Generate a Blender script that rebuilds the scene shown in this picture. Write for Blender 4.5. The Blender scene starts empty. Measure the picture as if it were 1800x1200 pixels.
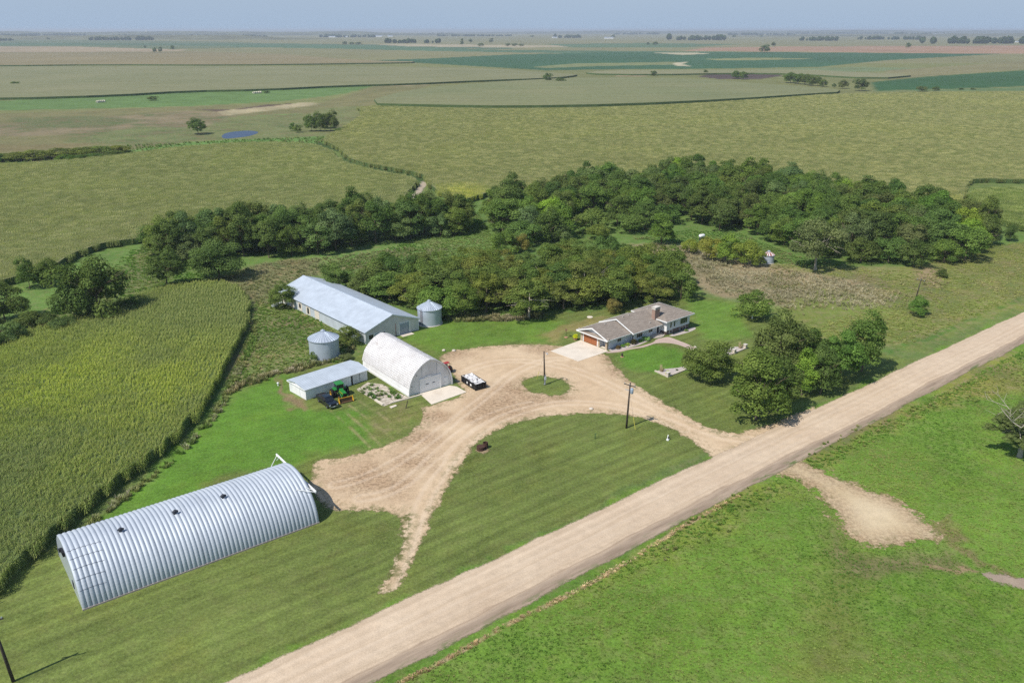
import bpy, bmesh, math, random
import numpy as np
from mathutils import Vector, Matrix, geometry
R = math.radians
random.seed(7); rng = np.random.default_rng(7)
S = bpy.context.scene; C = S.collection

# ------------------------------------------------------------------ camera, world, sun, exposure
CAM_H, FOC, HORIZ = 68.0, 1450.0, 52.0          # metres, focal length in photo pixels, photo row of the horizon
PITCH = math.atan((600 - HORIZ) / FOC); cP, sP = math.cos(PITCH), math.sin(PITCH)
cd = bpy.data.cameras.new('camera'); cam = bpy.data.objects.new('camera', cd); C.objects.link(cam)
cam.location = (0, 0, CAM_H); cam.rotation_euler = (math.pi/2 - PITCH, 0, 0)
cd.sensor_width = 36; cd.lens = 36 * FOC / 1800; cd.clip_start = 1; cd.clip_end = 90000
S.camera = cam
SUN_EL, SUN_DIR = R(51.5), (-0.76, -0.65)       # direction (x, y) the sun stands in
W = bpy.data.worlds.new('World'); S.world = W; W.use_nodes = True
nt = W.node_tree; bg = nt.nodes['Background']
sky = nt.nodes.new('ShaderNodeTexSky'); sky.sky_type = 'NISHITA'; sky.sun_disc = False
sky.sun_elevation = SUN_EL; sky.sun_rotation = math.atan2(SUN_DIR[0], SUN_DIR[1])
sky.air_density = 1.3; sky.dust_density = 0.6; sky.ozone_density = 2.5; sky.altitude = 300
bg.inputs[1].default_value = 0.11
geo = nt.nodes.new('ShaderNodeTexCoord'); sx = nt.nodes.new('ShaderNodeSeparateXYZ'); nt.links.new(geo.outputs['Generated'], sx.inputs[0])
mr = nt.nodes.new('ShaderNodeMapRange'); mr.interpolation_type = 'SMOOTHSTEP'; nt.links.new(sx.outputs[2], mr.inputs[0])
for i, v in enumerate((-.02, .30, 1.0, 0.0)): mr.inputs[i+1].default_value = v
mx = nt.nodes.new('ShaderNodeMix'); mx.data_type = 'RGBA'; nt.links.new(mr.outputs[0], mx.inputs[0]); nt.links.new(sky.outputs[0], mx.inputs[6])
mx.inputs[7].default_value = (3.2, 4.2, 5.6, 1)         # the pale summer haze low over the horizon
nt.links.new(mx.outputs[2], bg.inputs[0])
sl = bpy.data.lights.new('sun', 'SUN'); sl.energy = 4.6; sl.angle = R(0.5); sl.color = (1.0, 0.955, 0.88)
sun = bpy.data.objects.new('sun', sl); C.objects.link(sun)
sv = Vector((SUN_DIR[0]*math.cos(SUN_EL), SUN_DIR[1]*math.cos(SUN_EL), math.sin(SUN_EL)))
sun.rotation_euler = sv.to_track_quat('Z', 'Y').to_euler(); sun.location = (-60, -60, 120)
S.view_settings.view_transform = 'Standard'; S.view_settings.look = 'None'
S.view_settings.exposure = 0.08; S.view_settings.gamma = 1.0
S.cycles.use_denoising = False
S.cycles.max_bounces = 6; S.cycles.transparent_max_bounces = 12; S.cycles.volume_bounces = 0
HAZE = 8.0e-5

# ------------------------------------------------------------------ survey: a photo pixel -> point on the ground
def G(px, py, z=0.0):
    v = 600 - py
    dx, dy, dz = px - 900, FOC*cP + v*sP, -FOC*sP + v*cP
    t = (CAM_H - z) / -dz
    return (dx*t, dy*t)
def PX(x, y, z=0.0):
    zz = z - CAM_H; f = y*cP - zz*sP; u = y*sP + zz*cP
    return (900 + FOC*x/f, 600 - FOC*u/f)
def HGT(bx, by, ty):
    x, y = G(bx, by); lo, hi = 0, 60
    for _ in range(40):
        m = (lo+hi)/2
        if PX(x, y, m)[1] > ty: lo = m
        else: hi = m
    return lo
def scale_at(bx, by):                             # photo pixels per metre at that ground point
    x, y = G(bx, by); return FOC / (y*cP + CAM_H*sP)
def GP(poly, z=0.0): return np.array([G(a, b, z) for a, b in poly])

# ------------------------------------------------------------------ objects and tags
def tag(o, label=None, cat=None, group=None, kind=None):
    if label: o['label'] = label
    if cat: o['category'] = cat
    if group: o['group'] = group
    if kind: o['kind'] = kind
    return o
def thing(name, label, cat, loc=(0, 0), rot=0, group=None, z=0.0):
    o = bpy.data.objects.new(name, None); C.objects.link(o)
    o.location = (loc[0], loc[1], z); o.rotation_euler = (0, 0, rot); o.empty_display_size = .5
    return tag(o, label, cat, group)
def link(name, me, parent=None):
    o = bpy.data.objects.new(name, me); C.objects.link(o)
    if parent: o.parent = parent
    return o
def np_mesh(name, v, f, mat=None, attrs=None, smooth=False):
    v = np.asarray(v, dtype=np.float32); f = np.asarray(f, dtype=np.int32); k = f.shape[1]
    me = bpy.data.meshes.new(name)
    me.vertices.add(len(v)); me.vertices.foreach_set('co', v.ravel())
    me.loops.add(f.size); me.loops.foreach_set('vertex_index', f.ravel())
    me.polygons.add(len(f)); me.polygons.foreach_set('loop_start', np.arange(len(f), dtype=np.int32)*k)
    for an, (ty, arr) in (attrs or {}).items():
        a = me.attributes.new(an, ty, 'POINT')
        key = {'FLOAT': 'value', 'FLOAT_COLOR': 'color', 'FLOAT_VECTOR': 'vector', 'INT': 'value'}[ty]
        a.data.foreach_set(key, np.asarray(arr, dtype=np.int32).ravel() if ty == 'INT' else np.asarray(arr, dtype=np.float32).ravel())
    me.update(calc_edges=True); me.validate()
    if len(me.polygons): me.polygons.foreach_set('use_smooth', np.full(len(me.polygons), smooth, dtype=bool))
    if mat: me.materials.append(mat)
    return me
class MB:
    def __init__(s): s.v = []; s.f = []; s.u = []
    def face(s, pts, uv=None):
        b = len(s.v); s.v += [tuple(p) for p in pts]; s.f.append(tuple(range(b, b+len(pts))))
        s.u.append(uv); return s
    def box(s, x0, x1, y0, y1, z0, z1, rot=0, c=None):
        p = [(x, y, z) for z in (z0, z1) for x, y in ((x0, y0), (x1, y0), (x1, y1), (x0, y1))]
        if rot:
            c = c or ((x0+x1)/2, (y0+y1)/2); cr, sr = math.cos(rot), math.sin(rot)
            p = [(c[0]+(a-c[0])*cr-(b-c[1])*sr, c[1]+(a-c[0])*sr+(b-c[1])*cr, d) for a, b, d in p]
        return s.hexa(p)
    def hexa(s, p):
        b = len(s.v); s.v += [tuple(q) for q in p]
        for q in ((3, 2, 1, 0), (4, 5, 6, 7), (0, 1, 5, 4), (1, 2, 6, 5), (2, 3, 7, 6), (3, 0, 4, 7)):
            s.f.append(tuple(b+i for i in q)); s.u.append(None)
        return s
    def prism(s, prof, a, b, axis='y'):           # profile in (h, z) swept along the axis from a to b
        n = len(prof); k = len(s.v)
        mk = (lambda h, z, t: (h, t, z)) if axis == 'y' else ((lambda h, z, t: (t, h, z)) if axis == 'x' else (lambda h, z, t: (h, z, t)))
        s.v += [mk(h, z, a) for h, z in prof] + [mk(h, z, b) for h, z in prof]
        for i in range(n):
            j = (i+1) % n; s.f.append((k+i, k+j, k+n+j, k+n+i)); s.u.append(None)
        s.f.append(tuple(range(k+n-1, k-1, -1))); s.f.append(tuple(range(k+n, k+2*n))); s.u += [None, None]
        return s
    def tube(s, path, rad, n=8, cap=True):
        path = [Vector(p) for p in path]
        if not hasattr(rad, '__len__'): rad = [rad]*len(path)
        k = len(s.v); up = Vector((0.13, 0.31, 1)).normalized()
        for i, p in enumerate(path):
            d = (path[min(i+1, len(path)-1)] - path[max(i-1, 0)]).normalized()
            a = d.cross(up)
            if a.length < 1e-3: a = d.cross(Vector((1, 0, 0)))
            a.normalize(); b = d.cross(a)
            for j in range(n):
                t = 2*math.pi*j/n; s.v.append(tuple(p + (a*math.cos(t) + b*math.sin(t))*rad[i]))
        for i in range(len(path)-1):
            for j in range(n):
                q = (j+1) % n
                s.f.append((k+i*n+j, k+i*n+q, k+(i+1)*n+q, k+(i+1)*n+j)); s.u.append(None)
        if cap:
            s.f.append(tuple(k+j for j in range(n-1, -1, -1))); e = k+(len(path)-1)*n
            s.f.append(tuple(e+j for j in range(n))); s.u += [None, None]
        return s
    def lathe(s, prof, c=(0, 0), n=32, caps=True):  # profile of (radius, z)
        k = len(s.v); m = len(prof)
        for r, z in prof:
            for j in range(n):
                t = 2*math.pi*j/n; s.v.append((c[0]+r*math.cos(t), c[1]+r*math.sin(t), z))
        for i in range(m-1):
            for j in range(n):
                q = (j+1) % n; s.f.append((k+i*n+j, k+i*n+q, k+(i+1)*n+q, k+(i+1)*n+j)); s.u.append(None)
        if caps:
            s.f.append(tuple(k+j for j in range(n-1, -1, -1))); s.f.append(tuple(k+(m-1)*n+j for j in range(n))); s.u += [None, None]
        return s
    def build(s, name, mat, parent=None, smooth=False, bevel=0):
        me = bpy.data.meshes.new(name); me.from_pydata(s.v, [], s.f)
        if any(u is not None for u in s.u):
            ul = me.uv_layers.new(name='UVMap'); i = 0
            for fc, u in zip(s.f, s.u):
                for q in range(len(fc)):
                    ul.data[i].uv = u[q] if u else (0, 0); i += 1
        me.validate()
        if bevel:
            bm = bmesh.new(); bm.from_mesh(me)
            bmesh.ops.remove_doubles(bm, verts=bm.verts, dist=1e-4)
            bmesh.ops.bevel(bm, geom=[e for e in bm.edges if e.is_manifold and e.calc_face_angle(0) > .5], offset=bevel, segments=2, affect='EDGES', profile=.6)
            bm.to_mesh(me); bm.free()
        me.update()
        if smooth: me.polygons.foreach_set('use_smooth', np.ones(len(me.polygons), dtype=bool))
        if mat: me.materials.append(mat)
        return link(name, me, parent)

# ------------------------------------------------------------------ numpy helpers
def vnoise(x, y, seed=0):
    xi = np.floor(x).astype(np.int64); yi = np.floor(y).astype(np.int64); fx = x-xi; fy = y-yi
    fx = fx*fx*(3-2*fx); fy = fy*fy*(3-2*fy)
    def h(a, b):
        n = (a*374761393 + b*668265263 + seed*982451653) & 0x7fffffff
        n = ((n ^ (n >> 13)) * 1274126177) & 0x7fffffff
        return ((n ^ (n >> 16)) & 0xffff) / 65535.0
    return (h(xi, yi)*(1-fx)+h(xi+1, yi)*fx)*(1-fy) + (h(xi, yi+1)*(1-fx)+h(xi+1, yi+1)*fx)*fy
def fbm(x, y, seed=0, o=3):
    r = 0; a = .5; t = 0
    for i in range(o): r = r + a*vnoise(x*2**i, y*2**i, seed+i); t += a; a *= .5
    return r/t
def sdf(px, py, poly):                            # signed distance in metres, positive inside
    d2 = np.full(px.shape, 1e30); inside = np.zeros(px.shape, bool); n = len(poly)
    for i in range(n):
        ax, ay = poly[i]; bx, by = poly[(i+1) % n]; ex, ey = bx-ax, by-ay
        t = np.clip(((px-ax)*ex+(py-ay)*ey)/max(ex*ex+ey*ey, 1e-9), 0, 1)
        d2 = np.minimum(d2, (px-ax-t*ex)**2+(py-ay-t*ey)**2)
        if ay != by: inside ^= ((ay > py) != (by > py)) & (px < (bx-ax)*(py-ay)/(by-ay)+ax)
    d = np.sqrt(d2); return np.where(inside, d, -d)
def smooth_poly(p, it=2, closed=True):
    p = np.asarray(p, float)
    for _ in range(it):
        q = np.roll(p, -1, 0); p = np.stack([p*.75+q*.25, p*.25+q*.75], 1).reshape(-1, 2)
    return p

# ------------------------------------------------------------------ materials
MATS = {}
class Nodes:
    def __init__(s, name):
        s.m = bpy.data.materials.new(name); s.m.use_nodes = True; s.t = s.m.node_tree
        s.p = s.t.nodes['Principled BSDF']; s.out = s.t.nodes['Material Output']; s.tc = None
    def n(s, ty, **k):
        x = s.t.nodes.new(ty)
        for a, b in k.items():
            if a.startswith('i_'):
                x.inputs[int(a[2:]) if a[2:].isdigit() else a[2:].replace('_', ' ')].default_value = b
            else: setattr(x, a, b)
        return x
    def l(s, a, b): s.t.links.new(a, b); return s
    def pos(s, kind='Object'):
        if kind == 'World':
            return s.n('ShaderNodeNewGeometry').outputs['Position']
        if not s.tc: s.tc = s.n('ShaderNodeTexCoord')
        return s.tc.outputs[kind]
    def noise(s, scale, detail=3, vec=None, rough=.55, kind='Object', stretch=None, rotz=0):
        v = vec or s.pos(kind)
        if stretch:
            mp = s.n('ShaderNodeMapping'); s.l(v, mp.inputs[0]); mp.inputs['Scale'].default_value = stretch
            if rotz:
                m0 = s.n('ShaderNodeMapping'); s.l(v, m0.inputs[0]); m0.inputs['Rotation'].default_value = (0, 0, rotz); s.l(m0.outputs[0], mp.inputs[0])
            v = mp.outputs[0]
        x = s.n('ShaderNodeTexNoise'); x.inputs['Scale'].default_value = scale; x.inputs['Detail'].default_value = detail
        x.inputs['Roughness'].default_value = rough; s.l(v, x.inputs['Vector']); return x.outputs['Fac']
    def rng(s, v, a, b, c, d):
        x = s.n('ShaderNodeMapRange'); s.l(v, x.inputs[0])
        for i, q in enumerate((a, b, c, d)): x.inputs[i+1].default_value = q
        return x.outputs[0]
    def math(s, op, a, b):
        x = s.n('ShaderNodeMath', operation=op)
        for i, q in enumerate((a, b)):
            if isinstance(q, (int, float)): x.inputs[i].default_value = q
            else: s.l(q, x.inputs[i])
        return x.outputs[0]
    def mix(s, f, a, b, mode='MIX'):
        x = s.n('ShaderNodeMix', data_type='RGBA', blend_type=mode)
        for i, q in ((0, f), (6, a), (7, b)):
            if isinstance(q, (int, float)): x.inputs[i].default_value = q
            elif isinstance(q, tuple): x.inputs[i].default_value = (*q, 1) if len(q) == 3 else q
            else: s.l(q, x.inputs[i])
        return x.outputs[2]
    def attr(s, name, ty='GEOMETRY'):
        return s.n('ShaderNodeAttribute', attribute_name=name, attribute_type=ty)
    def bump(s, h, strength=.5, dist=.1):
        b = s.n('ShaderNodeBump'); b.inputs['Strength'].default_value = strength; b.inputs['Distance'].default_value = dist
        s.l(h, b.inputs['Height']); s.l(b.outputs[0], s.p.inputs['Normal']); return s
    def col(s, c):
        if isinstance(c, tuple): s.p.inputs['Base Color'].default_value = (*c, 1)
        else: s.l(c, s.p.inputs['Base Color'])
        return s
    def fin(s, rough=.8, metal=0, spec=.3):
        s.p.inputs['Roughness'].default_value = rough; s.p.inputs['Metallic'].default_value = metal
        s.p.inputs['Specular IOR Level'].default_value = spec; return s.m
def simple(name, c, rough=.7, metal=0, spec=.3, var=.18, scale=1.5, dirt=None, bump=0):
    if name in MATS: return MATS[name]
    q = Nodes(name); n1 = q.noise(scale, 4)
    col = q.mix(q.rng(n1, .25, .75, 0, 1), tuple(x*(1-var) for x in c), tuple(min(1, x*(1+var)) for x in c))
    if dirt:
        col = q.mix(q.rng(q.noise(scale*.6, 5, stretch=(1, 1, .35)), .52, .75, 0, .8), col, dirt)
    q.col(col)
    if bump: q.bump(q.noise(scale*12, 2), .4, bump)
    MATS[name] = q.fin(rough, metal, spec); return MATS[name]
def ribbed(name, c, axis, period, rough=.45, metal=.5, dirt=None, depth=.03, var=.1):
    if name in MATS: return MATS[name]
    q = Nodes(name)
    col = q.mix(q.rng(q.noise(.5, 4), .3, .7, 0, 1), tuple(x*(1-var) for x in c), tuple(min(1, x*(1+var)) for x in c))
    if dirt: col = q.mix(q.rng(q.noise(.35, 5), .55, .75, 0, .7), col, dirt)
    w = q.n('ShaderNodeTexWave', wave_type='BANDS', bands_direction=axis); w.inputs['Scale'].default_value = 1/period*.314
    q.l(q.pos('Object'), w.inputs[0]); q.col(col); q.bump(w.outputs['Fac'], .8, depth)
    MATS[name] = q.fin(rough, metal); return MATS[name]

# ================================================================== GROUND: one sheet to the horizon, its tints mapped in world space
ROAD_ANG = math.atan2(*(np.array(G(1800, 548)) - np.array(G(640, 1088)))[::-1])
def ground_material():
    q = Nodes('ground'); P = q.pos('Object')
    t = q.attr('tint'); base = t.outputs['Color']; dry = t.outputs['Alpha']
    n_big = q.noise(.045, 4, P); n_mid = q.noise(.35, 4, P); n_fine = q.noise(2.2, 3, P); n_tuft = q.noise(5.0, 3, P, .75)
    v = q.math('ADD', q.rng(n_big, .3, .7, .84, 1.14), q.rng(n_mid, .3, .7, -.15, .15))
    v = q.math('ADD', v, q.rng(n_fine, .3, .7, -.24, .24))
    v = q.math('ADD', v, q.rng(n_tuft, .3, .7, -.26, .26))
    hsv = q.mix(1.0, base, v, 'MULTIPLY')
    dm = q.math('MULTIPLY', dry, q.rng(q.noise(.5, 5, P, .65), .47, .66, 0, 1))
    c = q.mix(dm, hsv, (.27, .215, .115))
    mot = q.math('MULTIPLY', q.rng(dry, .45, .8, 0, 1), q.rng(q.noise(.035, 6, P, .68), .46, .58, 0, .75)); c = q.mix(mot, c, q.mix(q.rng(q.noise(.09, 4, P), .4, .6, 0, 1), (.085, .125, .04), (.16, .125, .07)))
    # yellower and bluer grass in drifts
    c = q.mix(q.rng(q.noise(.11, 5, P, .6), .5, .75, 0, .38), c, q.mix(1.0, c, (1.3, 1.05, .8), 'MULTIPLY'))
    # mower passes beside the road
    w = q.n('ShaderNodeTexWave', wave_type='BANDS', bands_direction='Y'); w.inputs['Scale'].default_value = .314/2.6
    w.inputs['Distortion'].default_value = 2.2; w.inputs['Detail'].default_value = 3; w.inputs['Detail Scale'].default_value = .25
    mp = q.n('ShaderNodeMapping'); mp.inputs['Rotation'].default_value = (0, 0, -ROAD_ANG); q.l(P, mp.inputs[0]); q.l(mp.outputs[0], w.inputs[0])
    mow = q.attr('mow').outputs['Fac']
    st = q.noise(.9, 3, mp.outputs[0], stretch=(.07, 1.2, 1))
    mm = q.math('ADD', q.rng(w.outputs['Fac'], 0, 1, -.15, .15), q.rng(st, .3, .7, -.3, .3))
    mm = q.math('ADD', q.math('MULTIPLY', mm, mow), 1.0)
    c = q.mix(1.0, c, mm, 'MULTIPLY')
    c = q.mix(q.math('MULTIPLY', mow, q.rng(q.noise(.13, 4, mp.outputs[0], stretch=(.3, 1, 1)), .52, .72, 0, .38)), c, (.17, .165, .06))
    q.col(c); q.bump(q.math('ADD', n_tuft, q.math('MULTIPLY', n_fine, 1.6)), .55, .12)
    return q.fin(.95, 0, .12)

GREEN, LAWN, BRIGHT, TAN = (.115, .165, .045), (.132, .170, .042), (.062, .162, .024), (.22, .185, .10)
ROAD_T, ROAD_B = [G(640, 1088), G(1800, 548)], [G(662, 1199), G(1800, 603)]
def ext(a, b, s0, s1):
    a, b = np.array(a), np.array(b); d = (b-a)/np.linalg.norm(b-a); return a-d*s0, b+d*s1
RT0, RT1 = ext(*ROAD_T, 120, 2600); RB0, RB1 = ext(*ROAD_B, 120, 2600)
east = [tuple(RT0), tuple(RT1), (4000, 600), (900, 0), (300, -40), tuple(RB0)]
# (polygon, colour, dryness, mower, feather in metres)
Z = []
def zone(poly, c, dry=.2, mow=0.0, fe=2.0, world=False, warp=1.0): Z.append((np.array(poly) if world else GP(poly), c, dry, mow, fe, warp))
# farther country first
zone([(-900, 120), (3000, 120), (3000, 52.6), (-900, 52.6)], (.185, .18, .085), .25, 0, 20)
zone([(-900, 200), (-900, 112), (3000, 112), (3000, 200)], (.16, .17, .065), .2, 0, 10)
for poly, c in (
    ([(-600, 70), (120, 70), (420, 74), (560, 82), (200, 88), (-600, 92)], (.11, .14, .07)),
    ([(-600, 81), (130, 82), (330, 88), (300, 92), (120, 93), (-600, 92)], (.30, .24, .155)),
    ([(-600, 74.5), (520, 77), (900, 82), (900, 87), (560, 82), (200, 80), (-600, 79.5)], (.075, .125, .065)),
    ([(380, 79), (600, 79), (880, 88), (1100, 90), (1350, 92), (1760, 95), (1600, 97), (1260, 94), (1000, 94), (760, 90), (600, 86), (420, 83)], (.075, .135, .07)),
    ([(640, 107), (760, 103), (900, 96), (1090, 92), (1350, 92), (1760, 95), (1560, 106), (1440, 118), (1260, 121), (1080, 122), (960, 124), (860, 118), (720, 110)], (.04, .10, .048)),
    ([(650, 78), (760, 78), (920, 80), (1100, 81), (900, 84), (720, 82)], (.34, .29, .19)),
    ([(1240, 84), (1400, 82), (1900, 80), (2400, 84), (1900, 94), (1740, 95), (1380, 91), (1200, 90)], (.30, .19, .12)),
    ([(960, 78), (1130, 76), (1300, 78), (1200, 84), (1010, 84)], (.085, .14, .07)),
    ([(1150, 93.2), (1215, 92.6), (1252, 94.5), (1200, 97), (1180, 95.5)], (.40, .36, .24)),
    ([(1175, 111), (1210, 109), (1200, 113), (1215, 117), (1190, 116)], (.42, .38, .26)),
    ([(935, 118), (1010, 112), (1190, 109), (1180, 114), (1050, 116.5), (960, 120)], (.17, .19, .085)),
    ([(1240, 104), (1330, 101.5), (1440, 103.5), (1330, 106), (1260, 106)], (.20, .21, .09)),
    ([(1225, 135), (1250, 130), (1340, 129), (1380, 133), (1340, 139), (1260, 139)], (.075, .055, .05)),
    ([(1080, 133), (1140, 132), (1130, 135), (1090, 135)], (.32, .24, .16)),
    ([(1530, 145), (1640, 134), (1900, 118), (2300, 112), (2300, 138), (1900, 148), (1720, 155), (1540, 160)], (.035, .095, .035)),
    ([(1540, 161), (1750, 155), (2300, 138), (2300, 150), (1800, 160)], (.10, .15, .06)),
    ([(1330, 122), (1500, 118), (1620, 120), (1540, 126), (1400, 127)], (.15, .19, .09)),
    ([(1560, 124), (1800, 108), (2200, 106), (2200, 114), (1800, 122), (1640, 134), (1540, 140)], (.19, .175, .085)),
    ([(-600, 90), (120, 92), (330, 90), (500, 95), (640, 107), (300, 108), (-600, 112)], (.20, .175, .09)),
    ([(650, 152), (740, 142), (900, 137.5), (1000, 133.5), (990, 138), (850, 143), (720, 151)], (.30, .25, .15)),
): zone(poly, c, .1, 0, 6, warp=.6)
# valley pasture, hayfield, marsh
zone([(-600, 205), (0, 200), (330, 187), (560, 182), (660, 152), (760, 150), (640, 190), (620, 240), (560, 262), (400, 260), (240, 275), (-600, 330)], (0.155, 0.150, 0.065), .6, 0, 6)
zone([(-600, 188), (0, 177.5), (330, 161), (560, 153), (655, 152), (600, 166), (500, 178), (330, 187), (120, 192), (-600, 206)], (.110, .178, .056), 0, 0, 3)
zone([(200, 205), (330, 195), (420, 200), (380, 225), (200, 232), (40, 240), (-100, 232), (40, 215)], (0.200, 0.165, 0.100), .8, 0, 12)
zone([(20, 208), (160, 204), (260, 212), (180, 224), (40, 226)], (.10, .125, .05), .8, 0, 10)
zone([(250, 222), (380, 226), (360, 246), (240, 256), (120, 250), (150, 236)], (.12, .155, .055), .8, 0, 10)
zone([(560, 190), (640, 186), (630, 215), (590, 228), (540, 205)], (.15, .175, .065), .7, 0, 6)
zone([(375, 197), (470, 185), (550, 180), (560, 184), (480, 194), (400, 203)], (0.360, 0.310, 0.190), .6, 0, 5)
zone([(340, 192), (420, 193), (520, 182), (470, 184), (380, 197)], (0.090, 0.065, 0.050), .3, 0, 4)
zone([(420, 205), (520, 200), (560, 205), (500, 215), (430, 218)], (0.130, 0.230, 0.062), .2, 0, 5)
zone([(400, 206), (600, 198), (610, 240), (560, 256), (420, 252), (330, 236)], (.135, .165, .06), .75, 0, 4)
zone([(200, 268), (330, 250), (400, 246), (500, 243), (600, 238), (590, 255), (520, 250), (380, 256), (260, 275)], (0.111, 0.205, 0.050), .2, 0, 4)
zone([(-200, 250), (60, 255), (180, 250), (120, 262), (-200, 275)], (0.150, 0.130, 0.060), .5, 0, 6)
zone([(-300, 288), (0, 280), (60, 286), (0, 296), (-300, 305)], (0.091, 0.243, 0.044), 0, 0, 3)
# wooded valley round the farm
zone([(556, 248), (590, 256), (612, 272), (626, 288), (690, 299), (752, 312), (744, 322), (730, 318), (655, 304), (604, 288), (598, 268), (560, 258)], (.05, .085, .026), .05, 0, 1.2, warp=.3)
zone([(-400, 640), (-100, 500), (100, 440), (260, 410), (600, 380), (850, 330), (1230, 290), (1700, 340), (1760, 400), (2200, 400), (2200, 520), (1800, 545), (1330, 640), (1000, 640), (500, 660), (380, 720), (-400, 1200)], (0.104, 0.179, 0.040), .3, 0, 6)
zone([(-100, 590), (40, 560), (160, 520), (240, 440), (330, 420), (330, 470), (240, 520), (100, 580), (-100, 640)], (.105, .145, .042), .65, 0, 4)
zone([(330, 508), (460, 462), (620, 448), (760, 430), (800, 440), (690, 470), (600, 472), (500, 500), (470, 540), (440, 530)], (.135, .145, .06), .9, 0, 4)
zone([(560, 440), (700, 430), (830, 400), (860, 440), (780, 452), (640, 462), (540, 470)], (0.117, 0.211, 0.048), .6, 0, 5)
zone([(445, 530), (510, 520), (600, 570), (630, 610), (560, 660), (430, 690), (390, 690), (420, 620)], (0.130, 0.179, 0.045), .95, 0, 3)
zone([(1100, 430), (1190, 428), (1330, 462), (1480, 480), (1560, 505), (1600, 535), (1540, 545), (1400, 545), (1260, 518), (1190, 470)], (0.260, 0.210, 0.125), .7, 0, 4)
zone([(1330, 462), (1480, 470), (1620, 470), (1650, 500), (1560, 510), (1480, 488)], (0.195, 0.205, 0.075), 1.0, 0, 4)
zone([(1560, 480), (1700, 440), (1800, 425), (2100, 420), (2000, 500), (1800, 540), (1600, 610), (1540, 560)], (0.163, 0.192, 0.048), .7, 0, 4)
zone([(1600, 480), (1660, 468), (1650, 500), (1620, 515)], (0.250, 0.190, 0.110), .8, 0, 3)
zone([(1440, 500), (1560, 540), (1610, 560), (1580, 610), (1400, 590), (1360, 545)], (0.156, 0.198, 0.044), .5, 0, 4)
# the farmyard lawns
yard = [(-300, 1300), (-300, 1120), (0, 1058), (70, 985), (150, 930), (250, 850), (335, 768), (390, 690), (430, 675), (510, 652), (600, 636), (625, 620), (660, 600), (740, 582), (830, 553), (880, 562), (980, 548), (1060, 545), (1215, 513), (1290, 530), (1360, 560), (1440, 600), (1600, 632), (1300, 765), (640, 1088), (350, 1235), (200, 1320)]
zone(yard, LAWN, .1, .55, .8)
zone([(395, 690), (440, 674), (508, 656), (540, 712), (640, 722), (735, 735), (700, 762), (640, 790), (560, 800), (500, 822), (380, 845), (200, 925), (130, 960), (150, 930), (335, 768)], (0.103, 0.205, 0.027), .06, .18, 3)
zone([(630, 740), (700, 700), (745, 705), (735, 745), (690, 775), (640, 780)], (0.158, 0.178, 0.047), .5, .4, 3)
zone([(490, 662), (512, 688), (545, 712), (540, 720), (500, 695)], (0.200, 0.150, 0.080), .5, 0, 1)
zone([(740, 582), (830, 556), (960, 556), (1010, 575), (960, 602), (880, 606), (800, 612), (760, 625), (700, 590)], (0.124, 0.214, 0.032), .1, .2, 3)
zone([(950, 592), (1000, 570), (1060, 556), (1075, 562), (1010, 582), (975, 604)], (0.225, 0.198, 0.068), .5, .2, 2)
zone([(1200, 520), (1290, 535), (1330, 590), (1240, 600), (1215, 570)], (0.117, 0.207, 0.032), .1, .25, 3)
zone([(1080, 625), (1150, 605), (1210, 622), (1200, 650), (1150, 655), (1105, 650)], (0.110, 0.220, 0.029), .0, .3, 2)
# across the road
zone([(x, y) for x, y in east], (0.127, 0.222, 0.032), .25, 0, 1.5, world=True)
zone([(1390, 805), (1500, 745), (1640, 700), (1700, 640), (1800, 620), (1800, 680), (1620, 720), (1500, 790), (1420, 820)], (0.212, 0.226, 0.049), .75, 0, 3)
zone([(1210, 905), (1330, 840), (1400, 870), (1300, 930), (1100, 1010), (1000, 1060)], (0.177, 0.233, 0.039), .5, 0, 3)
zone([(1450, 900), (1480, 960), (1560, 985), (1480, 1040), (1520, 1200), (1380, 1200), (1420, 1040)], (0.138, 0.169, 0.037), .25, 0, 6)
zone([(1440, 930), (1480, 970), (1580, 975), (1660, 960), (1700, 990), (1560, 1010), (1460, 1000)], (0.150, 0.152, 0.057), .5, 0, 3)
zone([(1640, 985), (1700, 990), (1730, 1005), (1720, 1010), (1650, 995)], (0.270, 0.200, 0.110), .7, 0, .8)
zone([(1640, 890), (1720, 960), (1800, 1020), (1800, 1030), (1700, 970), (1630, 905)], (0.173, 0.158, 0.061), .5, 0, 1)

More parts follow.
